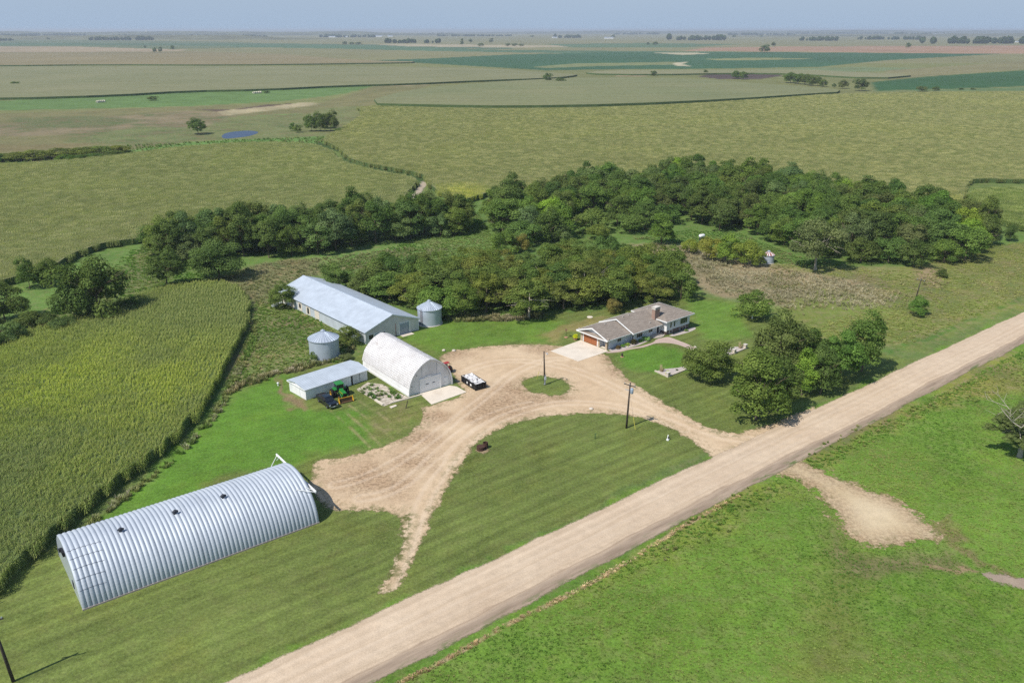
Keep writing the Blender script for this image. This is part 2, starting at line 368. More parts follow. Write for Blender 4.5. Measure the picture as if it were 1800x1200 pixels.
def build_ground():
    rows = [HORIZ + d for d in np.concatenate([np.geomspace(.12, 8, 44)[:-1], np.arange(8, 80, .9), np.arange(80, 560, 1.7), np.arange(560, 1260, 2.2)])]
    ys = np.array([G(900, r)[1] for r in rows]); ys = np.append(ys, [60, 48, 34, 18, 6])
    ks = np.concatenate([np.linspace(-3, -.8, 60)[:-1], np.linspace(-.8, .8, 900), np.linspace(.8, 3, 60)[1:]])
    Y, K = np.meshgrid(ys, ks, indexing='ij'); X = K*np.maximum(Y, 60)
    nr, nc = Y.shape; x, y = X.ravel(), Y.ravel()
    col = np.empty((nr*nc, 4), np.float32); col[:] = (*GREEN, .3); mow = np.zeros(nr*nc, np.float32)
    wx = x + 6*(fbm(x/9, y/9, 3)-.5) + 2.2*(vnoise(x/1.7, y/1.7, 5)-.5); wy = y + 6*(fbm(x/9, y/9, 11)-.5) + 2.2*(vnoise(x/1.7, y/1.7, 17)-.5)
    for poly, c, dry, mw, fe, wp in Z:
        m = 30+fe; mk = np.nonzero((x > poly[:, 0].min()-m) & (x < poly[:, 0].max()+m) & (y > poly[:, 1].min()-m) & (y < poly[:, 1].max()+m))[0]
        if not len(mk): continue
        a, b = x[mk]+(wx[mk]-x[mk])*wp, y[mk]+(wy[mk]-y[mk])*wp
        w = np.clip(sdf(a, b, poly)/(fe+.0012*b)+.5, 0, 1)
        col[mk] = col[mk]*(1-w[:, None]) + np.array([*c, dry], np.float32)*w[:, None]; mow[mk] = mow[mk]*(1-w)+mw*w
    # far country: broad drifts so that no field is one flat tint
    dr = fbm(x/160, y/160, 21); col[:, :3] *= (.86+.3*dr)[:, None]
    # narrow worn or raised lines: wheel tracks on the lawn, the mown windrow in the ditch
    def line(pts, wd, c, a):
        pts = GP(pts); d = np.full(len(x), 1e9); mk = np.nonzero((x > pts[:, 0].min()-5) & (x < pts[:, 0].max()+5) & (y > pts[:, 1].min()-5) & (y < pts[:, 1].max()+5))[0]
        dd = np.full(len(mk), 1e9)
        for p, r in zip(pts[:-1], pts[1:]):
            e = r-p; t = np.clip(((x[mk]-p[0])*e[0]+(y[mk]-p[1])*e[1])/max(e@e, 1e-9), 0, 1)
            dd = np.minimum(dd, np.hypot(x[mk]-p[0]-t*e[0], y[mk]-p[1]-t*e[1]))
        nz = fbm(x[mk]/2.2, y[mk]/2.2, 31); w = np.clip((wd-dd)/(wd*.6)+.2, 0, 1)*a*np.clip(nz*3-.8, 0, 1)
        col[mk, :3] = col[mk, :3]*(1-w[:, None]) + np.array(c)*w[:, None]
    for p in ([(582, 722), (620, 755), (650, 785)], [(598, 716), (640, 752), (676, 790)], [(614, 712), (650, 738), (690, 770)], [(632, 705), (668, 728), (700, 752)]):
        line(p, .35, (.27, .24, .11), .75)
    line([(700, 1200), (760, 1172), (900, 1093), (1000, 1045), (1100, 990), (1200, 925), (1245, 900)], .45, (.36, .26, .16), 1)
    line([(690, 1190), (890, 1080), (1040, 1010), (1200, 915)], 1.3, (.05, .13, .02), .45)
    line([(1180, 640), (1420, 565), (1560, 610)], .3, (.2, .17, .08), .3)
    line([(1560, 610), (1420, 590)], .5, (.28, .22, .12), .5)
    line([(1560, 608), (1640, 580), (1720, 545), (1800, 512)], .8, (.26, .23, .10), .55)
    line([(1560, 618), (1640, 590), (1720, 555), (1800, 522)], 1.4, (.05, .15, .02), .6)
    line([(1640, 700), (1720, 660), (1800, 628)], .5, (.24, .18, .11), .6)
    i = np.arange(nr*nc).reshape(nr, nc)
    f = np.stack([i[:-1, :-1], i[:-1, 1:], i[1:, 1:], i[1:, :-1]], -1).reshape(-1, 4)[:, ::-1]
    z = np.zeros(nr*nc)
    me = np_mesh('ground', np.stack([x, y, z], 1), f, ground_material(), {'tint': ('FLOAT_COLOR', col), 'mow': ('FLOAT', mow)})
    if me.polygons[len(f)//2].normal.z < 0: me.flip_normals()
    return tag(link('ground', me), kind='structure')
build_ground()

# ------------------------------------------------------------------ sheets with ragged, grown-over edges
def sheet(name, poly, z, mat, cell=1.0, margin=1.6, holes=(), extra=None, kind='structure'):
    x0, y0 = poly.min(0)-margin; x1, y1 = poly.max(0)+margin
    xs = np.arange(x0, x1+cell, cell); ys = np.arange(y0, y1+cell, cell); X, Y = np.meshgrid(xs, ys, indexing='ij'); x, y = X.ravel(), Y.ravel()
    d = sdf(x, y, poly)
    for h in holes: d = np.minimum(d, -sdf(x, y, h))
    i = np.arange(len(x)).reshape(X.shape); f = np.stack([i[:-1, :-1], i[1:, :-1], i[1:, 1:], i[:-1, 1:]], -1).reshape(-1, 4)
    f = f[(d[f] > -margin).any(1)]; us, inv = np.unique(f, return_inverse=True); f = inv.reshape(-1, 4)
    at = {'sdf': ('FLOAT', d[us])}
    if extra: at.update({k: ('FLOAT', v(x[us], y[us])) for k, v in extra.items()})
    me = np_mesh(name, np.stack([x[us], y[us], np.full(len(us), z)], 1), f, mat, at)
    return tag(link(name, me), kind=kind)
def gravel_material(name, c0, c1, edge_amp, road=False, yard=False, edge_scale=.55, track=False):
    q = Nodes(name); P = q.pos('Object'); sd = q.attr('sdf').outputs['Fac']
    n1 = q.noise(.10, 5, P); n2 = q.noise(.7, 5, P, .65); n3 = q.noise(5.0, 4, P, .75)
    c = q.mix(q.rng(n1, .3, .7, 0, 1), c0, c1)
    v = q.math('ADD', q.rng(n2, .3, .7, .9, 1.1), q.rng(n3, .3, .7, -.17, .17)); c = q.mix(1.0, c, v, 'MULTIPLY')
    if road:
        ac = q.attr('across').outputs['Fac']     # 0 at the house side of the road, 1 at its far edge
        mp = q.n('ShaderNodeMapping'); mp.inputs['Rotation'].default_value = (0, 0, -ROAD_ANG); q.l(P, mp.inputs[0]); U = mp.outputs[0]
        wob = q.math('ADD', q.rng(q.noise(.5, 5, U, .6, stretch=(.15, 1, 1)), .25, .75, -.06, .06), q.rng(q.noise(.02, 2, U), .3, .7, -.03, .03)); aw = q.math('ADD', ac, wob)
        lanes = q.noise(1.0, 5, U, .6, stretch=(.010, .9, 1)); c = q.mix(1.0, c, q.rng(lanes, .3, .7, .91, 1.08), 'MULTIPLY')
        slow = q.math('ADD', ac, q.rng(q.noise(.015, 2, U), .3, .7, -.03, .03))
        for t, wd, k in ((.15, .05, .10), (.30, .05, .12), (.45, .05, .12), (.60, .05, .10)):
            c = q.mix(q.math('MULTIPLY', q.rng(q.math('ABSOLUTE', q.math('SUBTRACT', slow, t), 0), 0, wd, k*2.1, 0), q.rng(q.noise(.3, 4, U, .6, stretch=(.1, 1, 1)), .35, .6, .3, 1)), c, (.70, .575, .445))
        for t in (.07, .375, .685): c = q.mix(q.rng(q.math('ABSOLUTE', q.math('SUBTRACT', aw, t), 0), 0, .03, .38, 0), c, (.40, .30, .20))
        sh = q.rng(aw, .735, .835, 0, 1)
        dark = q.mix(q.rng(q.noise(1.2, 5, U, .65, stretch=(.10, 1, 1)), .35, .65, 0, 1), (.225, .165, .12), (.37, .285, .21))
        c = q.mix(q.math('MULTIPLY', sh, .9), c, dark)
        rut = q.math('MULTIPLY', q.rng(q.math('ABSOLUTE', q.math('SUBTRACT', aw, .77), 0), 0, .022, 1, 0), .5); c = q.mix(rut, c, (.24, .165, .11))
        tuf = q.math('MULTIPLY', q.rng(q.math('ADD', aw, 0), .86, 1.0, 0, 1), q.rng(q.noise(.9, 5, U, .7, stretch=(.35, 1, 1)), .50, .58, 0, .85)); c = q.mix(tuf, c, (.09, .14, .035))
    if yard:
        sc = q.rng(q.noise(.16, 5, P, .6), .56, .68, 0, 1)       # scattered chips and bare clods
        sp = q.rng(q.noise(1.7, 4, P, .75, stretch=(1, .6, 1)), .5, .6, 0, 1)
        c = q.mix(q.math('MULTIPLY', q.math('MULTIPLY', sc, sp), .55), c, (.26, .175, .095))
        deb = q.attr('debris').outputs['Fac']; sp2 = q.rng(q.noise(1.6, 5, P, .8), .45, .56, 0, 1)
        c = q.mix(q.math('MULTIPLY', deb, q.rng(q.noise(.35, 4, P), .3, .6, .1, .5)), c, (.36, .22, .125))
        c = q.mix(q.math('MULTIPLY', deb, q.math('MULTIPLY', sp2, .7)), c, (.17, .11, .065))
        ed = q.rng(sd, 0, 3.5, .6, 0); c = q.mix(q.math('MULTIPLY', ed, sp), c, (.22, .155, .08))
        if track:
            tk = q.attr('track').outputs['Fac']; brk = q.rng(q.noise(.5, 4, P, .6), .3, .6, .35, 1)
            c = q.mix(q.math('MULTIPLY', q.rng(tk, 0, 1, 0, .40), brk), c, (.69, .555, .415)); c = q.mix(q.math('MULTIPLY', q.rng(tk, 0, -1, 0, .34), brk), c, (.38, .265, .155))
        wear = q.attr('wear').outputs['Fac']
        gr = q.math('MULTIPLY', wear, q.rng(q.noise(.8, 5, P, .7), .45, .56, 0, 1)); c = q.mix(gr, c, (.12, .125, .04))
        fr = q.math('MULTIPLY', q.rng(sd, .2, 2.6, 1, 0), q.rng(q.noise(.55, 6, P, .75), .50, .60, 0, .9)); c = q.mix(fr, c, (.135, .135, .045))
    q.col(c); q.bump(q.math('ADD', n3, n2), .5, .07)
    en = q.math('ADD', q.rng(q.noise(edge_scale, 7, P, .72), .33, .67, -edge_amp, edge_amp), q.rng(q.noise(2.6, 5, P, .8), .3, .7, -.35*min(1, edge_amp*3), .35*min(1, edge_amp*3)))
    if road: en = q.math('ADD', en, q.rng(q.noise(.045, 3, P), .3, .7, -.35, .35))
    al = q.rng(q.math('ADD', sd, en), -.16, .2, 0, 1); q.l(al, q.p.inputs['Alpha'])
    return q.fin(.95, 0, .15)
# the section road: ruled straight across the country
rd = np.array([RT0, RT1, RB1, RB0])
ru = (RT1-RT0)/np.linalg.norm(RT1-RT0); rn = np.array([ru[1], -ru[0]])
def across(x, y):
    s = (x-RT0[0])*ru[0]+(y-RT0[1])*ru[1]; d = (x-RT0[0])*rn[0]+(y-RT0[1])*rn[1]
    L = np.linalg.norm(RT1-RT0); w0 = (RB0-RT0)@rn; w1 = (RB1-RT0)@rn; s0 = (RB0-RT0)@ru; s1 = (RB1-RT0)@ru
    return d/(w0+(w1-w0)*np.clip((s-s0)/(s1-s0), 0, 1))
def strip_sheet(name, z, mat):
    L = np.linalg.norm(RT1-RT0); ss = np.concatenate([np.arange(0, 560, 2.0), np.geomspace(560, L, 60)]); aa = np.concatenate([[-.06, -.03], np.linspace(0, 1, 15), [1.03, 1.06]])
    Wd = np.array([(RT0+ru*s) for s in ss]); V = []
    for s in ss:
        p = RT0+ru*s; t = s/L; wd = np.linalg.norm(RB0-RT0-ru*((RB0-RT0)@ru))*(1-t)+abs((RB1-RT0)@rn)*t
        V += [(p[0]+rn[0]*wd*a, p[1]+rn[1]*wd*a, z, a, wd) for a in aa]
    V = np.array(V); i = np.arange(len(V)).reshape(len(ss), len(aa)); f = np.stack([i[:-1, :-1], i[:-1, 1:], i[1:, 1:], i[1:, :-1]], -1).reshape(-1, 4)[:, ::-1]
    a = V[:, 3]; sd = np.minimum(a, 1-a)*V[:, 4]
    me = np_mesh(name, V[:, :3], f, mat, {'sdf': ('FLOAT', sd), 'across': ('FLOAT', a)})
    if me.polygons[5].normal.z < 0: me.flip_normals()
    return tag(link(name, me), kind='structure')
strip_sheet('road', .016, gravel_material('road_gravel', (.50, .38, .265), (.565, .445, .32), .22, road=True, edge_scale=.2))

drive = [(1440, 713), (1400, 726), (1360, 743), (1320, 757), (1290, 762), (1255, 756), (1225, 741), (1200, 727), (1140, 692), (1100, 662), (1078, 640), (1064, 622), (1040, 606), (985, 609), (940, 604), (880, 607), (830, 611), (785, 618), (770, 632), (795, 655), (800, 672), (822, 690), (762, 712), (742, 712), (744, 730), (735, 748), (722, 762), (690, 777), (650, 793), (600, 804), (545, 811), (555, 826), (540, 848), (552, 868), (572, 892), (600, 898), (650, 894), (692, 900), (708, 920), (702, 970), (686, 1005), (666, 1040), (676, 1046), (700, 1032), (722, 990), (742, 945), (760, 905), (778, 870), (808, 815), (838, 778), (870, 757), (905, 742), (960, 731), (1040, 726), (1100, 728), (1150, 740), (1200, 762), (1230, 784), (1244, 800), (1252, 808), (1300, 792), (1400, 745)]
island = smooth_poly(GP([(916, 676), (922, 667), (940, 661), (965, 660), (988, 667), (1004, 680), (1003, 688), (990, 694), (965, 694), (940, 689), (922, 684)]), 2)
deb_spots = [(G(900, 685), 6), (G(880, 708), 6.5), (G(935, 700), 5), (G(862, 722), 5.5), (G(905, 722), 4), (G(830, 735), 3), (G(1090, 650), 4.0), (G(1076, 632), 2.5), (G(1110, 668), 2.2), (G(980, 700), 3), (G(640, 840), 7), (G(730, 810), 5), (G(690, 850), 5), (G(760, 735), 4), (G(740, 770), 4), (G(950, 611), 4), (G(800, 622), 4)]
def debris(x, y):
    r = np.zeros_like(x)
    for (cx, cy), rad in deb_spots:
        nx = x+4*(fbm(x/3, y/3, 41)-.5); ny = y+4*(fbm(x/3, y/3, 47)-.5); r = np.maximum(r, np.clip(1.25-np.hypot(nx-cx, ny-cy)/rad, 0, 1))
    return r
def wear(x, y):                                   # grass coming back between the two wheel tracks of the lane
    d = sdf(x, y, GP([(700, 905), (728, 905), (720, 960), (695, 1010), (672, 1044), (664, 1040), (690, 990), (704, 940)]))
    c = sdf(x, y, GP([(712, 890), (722, 890), (712, 960), (690, 1010), (676, 1030), (690, 990), (703, 950)])); return np.clip(d/1.5+.6, 0, .55)+np.clip(c/.8+.5, 0, .5)
TR = [GP(p) for p in ([(1340, 772), (1280, 772), (1200, 742), (1120, 702), (1050, 664), (980, 640), (900, 632), (840, 642), (800, 662)], [(1230, 768), (1160, 735), (1080, 712), (1000, 706), (930, 716), (860, 744), (812, 782), (772, 835), (742, 885), (718, 955), (692, 1015), (672, 1042)], [(560, 858), (640, 842), (720, 800), (800, 738), (862, 690), (900, 655), (960, 630), (1010, 632)], [(600, 880), (690, 868), (752, 815), (815, 755), (890, 718), (960, 705)])]
TR = [smooth_poly(np.concatenate([p, p[::-1]]), 2)[:len(p)*4-6] for p in TR]
def track(x, y):
    r = np.zeros_like(x)
    for p in TR:
        d = np.full(len(x), 1e9)
        for a, b in zip(p[:-1], p[1:]):
            e = b-a; t = np.clip(((x-a[0])*e[0]+(y-a[1])*e[1])/max(e@e, 1e-9), 0, 1); d = np.minimum(d, np.hypot(x-a[0]-t*e[0], y-a[1]-t*e[1]))
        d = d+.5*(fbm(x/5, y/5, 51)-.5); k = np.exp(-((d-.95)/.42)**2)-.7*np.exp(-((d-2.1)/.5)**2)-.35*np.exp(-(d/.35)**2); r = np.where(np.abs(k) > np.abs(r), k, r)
    return r
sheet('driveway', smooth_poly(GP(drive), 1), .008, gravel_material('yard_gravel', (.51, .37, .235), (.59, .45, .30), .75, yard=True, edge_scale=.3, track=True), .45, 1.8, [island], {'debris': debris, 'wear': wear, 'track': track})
app = [(1400, 800), (1375, 812), (1350, 830), (1362, 836), (1390, 838), (1420, 852), (1450, 880), (1466, 905), (1478, 928), (1500, 950), (1545, 962), (1590, 955), (1650, 948), (1652, 936), (1630, 915), (1600, 888), (1562, 870), (1500, 850), (1450, 830), (1415, 812)]
sheet('field_approach', smooth_poly(GP(app), 1), .012, gravel_material('approach_straw', (.50, .39, .235), (.58, .47, .315), 2.0, yard=True, edge_scale=.42), .6, 3.0, (), {'debris': lambda x, y: np.clip(1-sdf(x, y, smooth_poly(GP(app), 1))/5, 0, 1), 'wear': lambda x, y: 0*x})
mud = [(1728, 1008), (1750, 1007), (1790, 1014), (1850, 1030), (1850, 1050), (1790, 1032), (1745, 1022)]
sheet('mud_patch', GP(mud), .012, gravel_material('dried_mud', (.26, .20, .15), (.34, .265, .20), .6), .5, 1)
lane = [(742, 318), (752, 322), (735, 345), (722, 352), (716, 350), (730, 336)]
sheet('farm_track', GP(lane), .012, gravel_material('track_soil', (.34, .28, .21), (.42, .35, .27), 1.0), 1.0, 2)

# ------------------------------------------------------------------ pond
wm = Nodes('pond_water'); wm.col((.025, .045, .10)); wm.bump(wm.noise(1.6, 3), .25, .05)
pond_poly = smooth_poly(GP([(388, 240), (396, 234), (415, 231), (440, 229.5), (456, 232), (450, 236), (436, 240), (412, 243), (394, 244.5)]), 2)
b = MB(); b.face([(x, y, .03) for x, y in pond_poly[::-1]]); pw = b.build('water', wm.fin(.3, 0, .12)); tag(pw, kind='structure')
if pw.data.polygons[0].normal.z < 0: pw.data.flip_normals()

# ================================================================== CROPS AND WILD GRASS (nobody could count them: one object per field)
def leaf_material(name, c0, c1, trans=.25, attr=None, inst=None):
    q = Nodes(name); q.t.nodes.remove(q.p)
    a = q.attr('lf').outputs['Color']; sp = q.n('ShaderNodeSeparateColor'); q.l(a, sp.inputs[0])
    c = q.mix(sp.outputs[0], c0, c1); c = q.mix(1.0, c, q.rng(sp.outputs[1], 0, 1, .72, 1.28), 'MULTIPLY')
    if inst:
        ic = q.attr('icol', 'INSTANCER').outputs['Color']; c = q.mix(1.0, c, ic, 'MULTIPLY')
    else:
        oi = q.n('ShaderNodeObjectInfo'); c = q.mix(1.0, c, oi.outputs['Color'], 'MULTIPLY')
    d = q.n('ShaderNodeBsdfDiffuse'); t = q.n('ShaderNodeBsdfTranslucent'); q.l(c, d.inputs[0]); q.l(q.mix(1.0, c, (1.15, 1.2, .7), 'MULTIPLY'), t.inputs[0])
    m = q.n('ShaderNodeMixShader'); m.inputs[0].default_value = trans; q.l(d.outputs[0], m.inputs[1]); q.l(t.outputs[0], m.inputs[2])
    q.l(m.outputs[0], q.out.inputs[0]); return q.m
def scatter_group(proto):
    protos = proto if isinstance(proto, (list, tuple)) else [proto]
    g = bpy.data.node_groups.new('scatter_'+protos[0].name, 'GeometryNodeTree')
    g.interface.new_socket('Geometry', in_out='INPUT', socket_type='NodeSocketGeometry'); g.interface.new_socket('Geometry', in_out='OUTPUT', socket_type='NodeSocketGeometry')
    N = g.nodes; L = g.links
    gi = N.new('NodeGroupInput'); go = N.new('NodeGroupOutput'); j = N.new('GeometryNodeJoinGeometry')
    def na(n, ty):
        x = N.new('GeometryNodeInputNamedAttribute'); x.data_type = ty; x.inputs['Name'].default_value = n; return x.outputs['Attribute']
    L.new(gi.outputs[0], j.inputs[0]); kind_, rot_, scl_ = na('pt', 'INT'), na('rot', 'FLOAT_VECTOR'), na('scl', 'FLOAT_VECTOR')
    for k, pr in enumerate(protos):
        ip = N.new('GeometryNodeInstanceOnPoints'); oi = N.new('GeometryNodeObjectInfo'); oi.inputs['Object'].default_value = pr; cm = N.new('FunctionNodeCompare'); cm.data_type = 'INT'; cm.operation = 'EQUAL'
        L.new(kind_, cm.inputs[2]); cm.inputs[3].default_value = k+1
        L.new(gi.outputs[0], ip.inputs['Points']); L.new(cm.outputs[0], ip.inputs['Selection']); L.new(oi.outputs['Geometry'], ip.inputs['Instance'])
        L.new(rot_, ip.inputs['Rotation']); L.new(scl_, ip.inputs['Scale']); L.new(ip.outputs[0], j.inputs[0])
    L.new(j.outputs[0], go.inputs[0]); return g
def scatter_object(name, pts, rotz, scl, icol, proto, base=None, mat=None, tilt=None):
    bv, bf = base if base else (np.zeros((0, 3)), np.zeros((0, 3), int))
    n = len(pts); v = np.concatenate([bv, pts]) if len(bv) else pts
    rot = np.zeros((len(v), 3)); rot[len(bv):, 2] = rotz
    if tilt is not None: rot[len(bv):, :2] = tilt
    sc = np.ones((len(v), 3)); sc[len(bv):] = scl; pt = np.zeros(len(v), np.int32); pt[len(bv):] = rng.integers(1, (len(proto) if isinstance(proto, (list, tuple)) else 1)+1, n)
    ic = np.ones((len(v), 4)); ic[len(bv):, :3] = icol
    me = np_mesh(name, v, bf if len(bf) else np.zeros((0, 3), int), mat, {'rot': ('FLOAT_VECTOR', rot), 'scl': ('FLOAT_VECTOR', sc), 'pt': ('INT', pt), 'icol': ('FLOAT_COLOR', ic)})
    if len(bf):
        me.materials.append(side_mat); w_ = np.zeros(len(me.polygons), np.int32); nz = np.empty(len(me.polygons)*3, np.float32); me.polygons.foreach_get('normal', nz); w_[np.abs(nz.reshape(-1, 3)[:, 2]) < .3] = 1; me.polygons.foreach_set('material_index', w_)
    o = link(name, me); md = o.modifiers.new('scatter', 'NODES'); md.node_group = scatter_group(proto); return tag(o, kind='stuff')
def blades(items):                                # items: list of (points along a leaf, width, (tint, random)) -> two-quad bent leaves
    V = []; F = []; A = []
    for pts, wd, at in items:
        d = Vector(pts[-1])-Vector(pts[0]); s = Vector((-d.y, d.x, 0))
        s = s.normalized()*wd/2 if s.length > 1e-4 else Vector((wd/2, 0, 0)); k = len(V)
        for i, p in enumerate(pts):
            w = 1.0 if i < len(pts)-1 else .25; p = Vector(p); V += [tuple(p-s*w), tuple(p+s*w)]; A += [(*at, 0, 1)]*2
        for i in range(len(pts)-1): F.append((k+2*i, k+2*i+1, k+2*i+3, k+2*i+2))
    return np.array(V), np.array(F), np.array(A)
def proto(name, items, mat):
    v, f, a = blades(items); me = np_mesh(name, v, f, mat, {'lf': ('FLOAT_COLOR', a)}); return bpy.data.objects.new(name, me)
corn_mat = leaf_material('corn_leaf', (.135, .205, .062), (.36, .38, .18), .40, inst=True)
def corn_patch(name, rows, n, sp, rs=.76):
    it = []
    for i in range(rows):
        for j in range(n):
            x = (i-(rows-1)/2)*rs+random.uniform(-.16, .16); y = (j-(n-1)/2)*sp+random.uniform(-.07, .07); h = random.uniform(2.15, 2.55)
            it.append(([(x, y, h-.15), (x+.02, y, h+.18), (x+.05, y+.04, h+.36)], .045, (1.0, random.random())))
            a0 = random.uniform(0, math.pi)
            for k in range(9):
                a = a0+(k % 2)*math.pi+random.uniform(-.5, .5); z = h*(.25+.75*k/9.0); ln = random.uniform(.45, .72); c, s = math.cos(a), math.sin(a)
                it.append(([(x, y, z), (x+c*ln*.55, y+s*ln*.55, z+random.uniform(.16, .32)), (x+c*ln, y+s*ln, z-random.uniform(-.05, .25))], .09, (random.uniform(.05, .4)+.25*(k < 2), random.uniform(.15, .85))))
    return proto(name, it, corn_mat)
patch_near, patch_far = [corn_patch('corn_rows_small', 2, 7, .22) for _ in range(5)], [corn_patch('corn_rows_wide', 4, 12, .25, .74) for _ in range(5)]
def field_surface(name, c0, c1, rowang, patch=.02, bump=.5):
    q = Nodes(name); P = q.pos('Object')
    n1 = q.noise(patch, 5, P, .6); n2 = q.noise(.22, 4, P); n3 = q.noise(1.1, 3, P, .75); st = q.noise(1.0, 4, P, stretch=(.006, .12, 1), rotz=-rowang)
    c = q.mix(q.rng(n1, .32, .68, 0, 1), c0, c1)
    v = q.math('ADD', q.rng(n2, .3, .7, .9, 1.1), q.rng(n3, .3, .7, -.22, .22)); v = q.math('ADD', v, q.rng(st, .3, .7, -.10, .10))
    c = q.mix(1.0, c, v, 'MULTIPLY'); q.col(c); q.bump(q.math('ADD', n3, n2), bump, .6); return q.fin(.95, 0, .1)
def slab(poly, h, inset=0.0):
    if inset:
        e = np.roll(poly, -1, 0)-np.roll(poly, 1, 0); e /= np.linalg.norm(e, axis=1)[:, None]+1e-9; nrm = np.c_[-e[:, 1], e[:, 0]]
        if np.sum(poly[:, 0]*np.roll(poly[:, 1], -1)-np.roll(poly[:, 0], -1)*poly[:, 1]) < 0: nrm = -nrm
        poly = poly+nrm*inset
    tri = geometry.tessellate_polygon([[Vector((x, y, 0)) for x, y in poly]]); n = len(poly)
    v = np.concatenate([np.c_[poly, np.full(n, h)], np.c_[poly, np.zeros(n)-.3]])
    f = []
    ar = np.sum(poly[:, 0]*np.roll(poly[:, 1], -1)-np.roll(poly[:, 0], -1)*poly[:, 1])
    for t in tri:
        p = poly[list(t)]; s = (p[1]-p[0])[0]*(p[2]-p[0])[1]-(p[1]-p[0])[1]*(p[2]-p[0])[0]; f.append(t if s > 0 else t[::-1])
    for i in range(n):
        j = (i+1) % n; q = (i, n+i, n+j, j); q = q if ar > 0 else q[::-1]; f += [(q[0], q[1], q[2]), (q[0], q[2], q[3])]
    return v, np.array(f)
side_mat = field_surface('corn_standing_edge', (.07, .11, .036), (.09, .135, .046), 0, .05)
def corn_field(name, poly, mat, rowang, lod=None, h=2.35, yellow=None, tint=(1, 1, 1), fade=None, yr=(0, 1e9), base_h=1.35):
    """poly in metres. lod: spacing of the instanced rows; fade: (start, end) distance over which rows give way to the closed canopy"""
    if lod is None:
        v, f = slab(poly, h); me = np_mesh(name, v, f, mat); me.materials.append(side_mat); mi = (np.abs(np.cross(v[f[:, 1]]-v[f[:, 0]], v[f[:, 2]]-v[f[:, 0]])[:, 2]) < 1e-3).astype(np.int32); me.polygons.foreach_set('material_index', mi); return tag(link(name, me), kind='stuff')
    cx = poly.mean(0); ca, sa = math.cos(rowang), math.sin(rowang); rel = poly-cx; lx = rel[:, 0]*sa-rel[:, 1]*ca; ly = rel[:, 0]*ca+rel[:, 1]*sa
    wx, wy = (1.52, 1.54) if lod == 'near' else (2.6, 2.6)
    X, Y = np.meshgrid(np.arange(lx.min(), lx.max(), wx), np.arange(ly.min(), ly.max(), wy), indexing='ij'); X, Y = X.ravel(), Y.ravel()
    px = cx[0]+X*sa+Y*ca; py = cx[1]-X*ca+Y*sa
    m = (sdf(px, py, poly) > .5) & (np.abs(px) < py*.66+14) & (py > yr[0]) & (py < yr[1])
    if fade: m &= rng.random(len(px)) > np.clip((np.hypot(px, py)-fade[0])/(fade[1]-fade[0]), 0, 1)
    px, py = px[m], py[m]; n = len(px); px = px+rng.normal(0, .12 if lod == 'near' else .3, n); py = py+rng.normal(0, .15 if lod == 'near' else .3, n)
    big = fbm(px/38, py/38, 61); mid = fbm(px/6, py/6, 67)
    ic = np.ones((n, 3))*(.9+.2*mid+.14*fbm(px/22, py/22, 63))[:, None]
    yl = np.clip((big-.5)*5, 0, 1)*(.2 if lod == 'near' else .07)
    if yellow is not None:
        for (a, b), r, s in yellow: yl = np.maximum(yl, np.clip(1.3-np.hypot((px-a+10*(mid-.5)), (py-b)*.55+6*(big-.5))/r, 0, 1)*s*np.clip(mid*2.2, .4, 1))
    ic = ic*(1-yl[:, None])+ic*np.array([1.5, 1.48, .7])*yl[:, None]
    ic = ic*np.array(tint); z = np.zeros(n); sc = np.stack([np.ones(n), np.ones(n), .93+.16*fbm(px/4, py/4, 71)], 1)
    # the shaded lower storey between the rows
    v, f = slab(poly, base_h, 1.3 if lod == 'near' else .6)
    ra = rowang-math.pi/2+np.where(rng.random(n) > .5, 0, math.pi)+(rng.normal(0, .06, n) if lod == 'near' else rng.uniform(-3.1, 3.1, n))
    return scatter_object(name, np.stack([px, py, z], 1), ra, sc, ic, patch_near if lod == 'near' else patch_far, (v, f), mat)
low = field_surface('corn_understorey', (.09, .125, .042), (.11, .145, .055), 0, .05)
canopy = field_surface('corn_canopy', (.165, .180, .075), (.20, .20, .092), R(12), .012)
near_px = [(-420, 640), (-200, 628), (0, 608), (60, 590), (130, 568), (210, 538), (270, 520), (335, 506), (395, 503), (428, 514), (444, 538), (443, 562), (432, 598), (412, 640), (392, 678), (372, 716), (345, 752), (300, 797), (245, 838), (190, 880), (140, 920), (95, 960), (60, 992), (30, 1025), (0, 1052), (-60, 1105), (-200, 1180), (-420, 1180)]
a0, a1 = np.array(G(345, 752)), np.array(G(443, 562)); RA = math.atan2(a1[1]-a0[1], a1[0]-a0[0])
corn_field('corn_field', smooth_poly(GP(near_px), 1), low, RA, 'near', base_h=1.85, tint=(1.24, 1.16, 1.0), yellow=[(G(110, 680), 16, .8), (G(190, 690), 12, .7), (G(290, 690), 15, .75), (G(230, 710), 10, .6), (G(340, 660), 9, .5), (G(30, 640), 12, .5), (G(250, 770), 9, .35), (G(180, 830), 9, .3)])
mid_px = [(-500, 300), (-200, 300), (0, 296), (150, 286), (300, 266), (400, 257), (480, 255.5), (540, 257), (580, 267), (597, 284), (606, 291), (660, 306), (726, 317.5), (737, 323.5), (728, 336), (716, 348), (700, 380), (500, 395), (290, 395), (262, 428), (190, 436), (160, 446), (128, 458), (98, 480), (30, 500), (-60, 520), (-500, 540)]
corn_field('corn_field', smooth_poly(GP(mid_px), 1), canopy, R(105), 'far', base_h=2.1, tint=(1.30, 1.16, 1.18))
big_px = [(624, 189), (760, 194), (900, 196), (1100, 192.5), (1300, 181), (1484, 167), (1800, 164), (2600, 164), (2600, 330), (1800, 324), (1716, 321), (1699, 330), (1690, 384), (1450, 346), (1310, 328), (1220, 318), (1050, 334), (900, 352), (862, 346), (842, 352), (812, 362), (778, 352), (752, 330), (748, 314), (690, 302), (622, 290), (604, 276), (592, 264), (560, 250), (598, 232), (640, 205)]
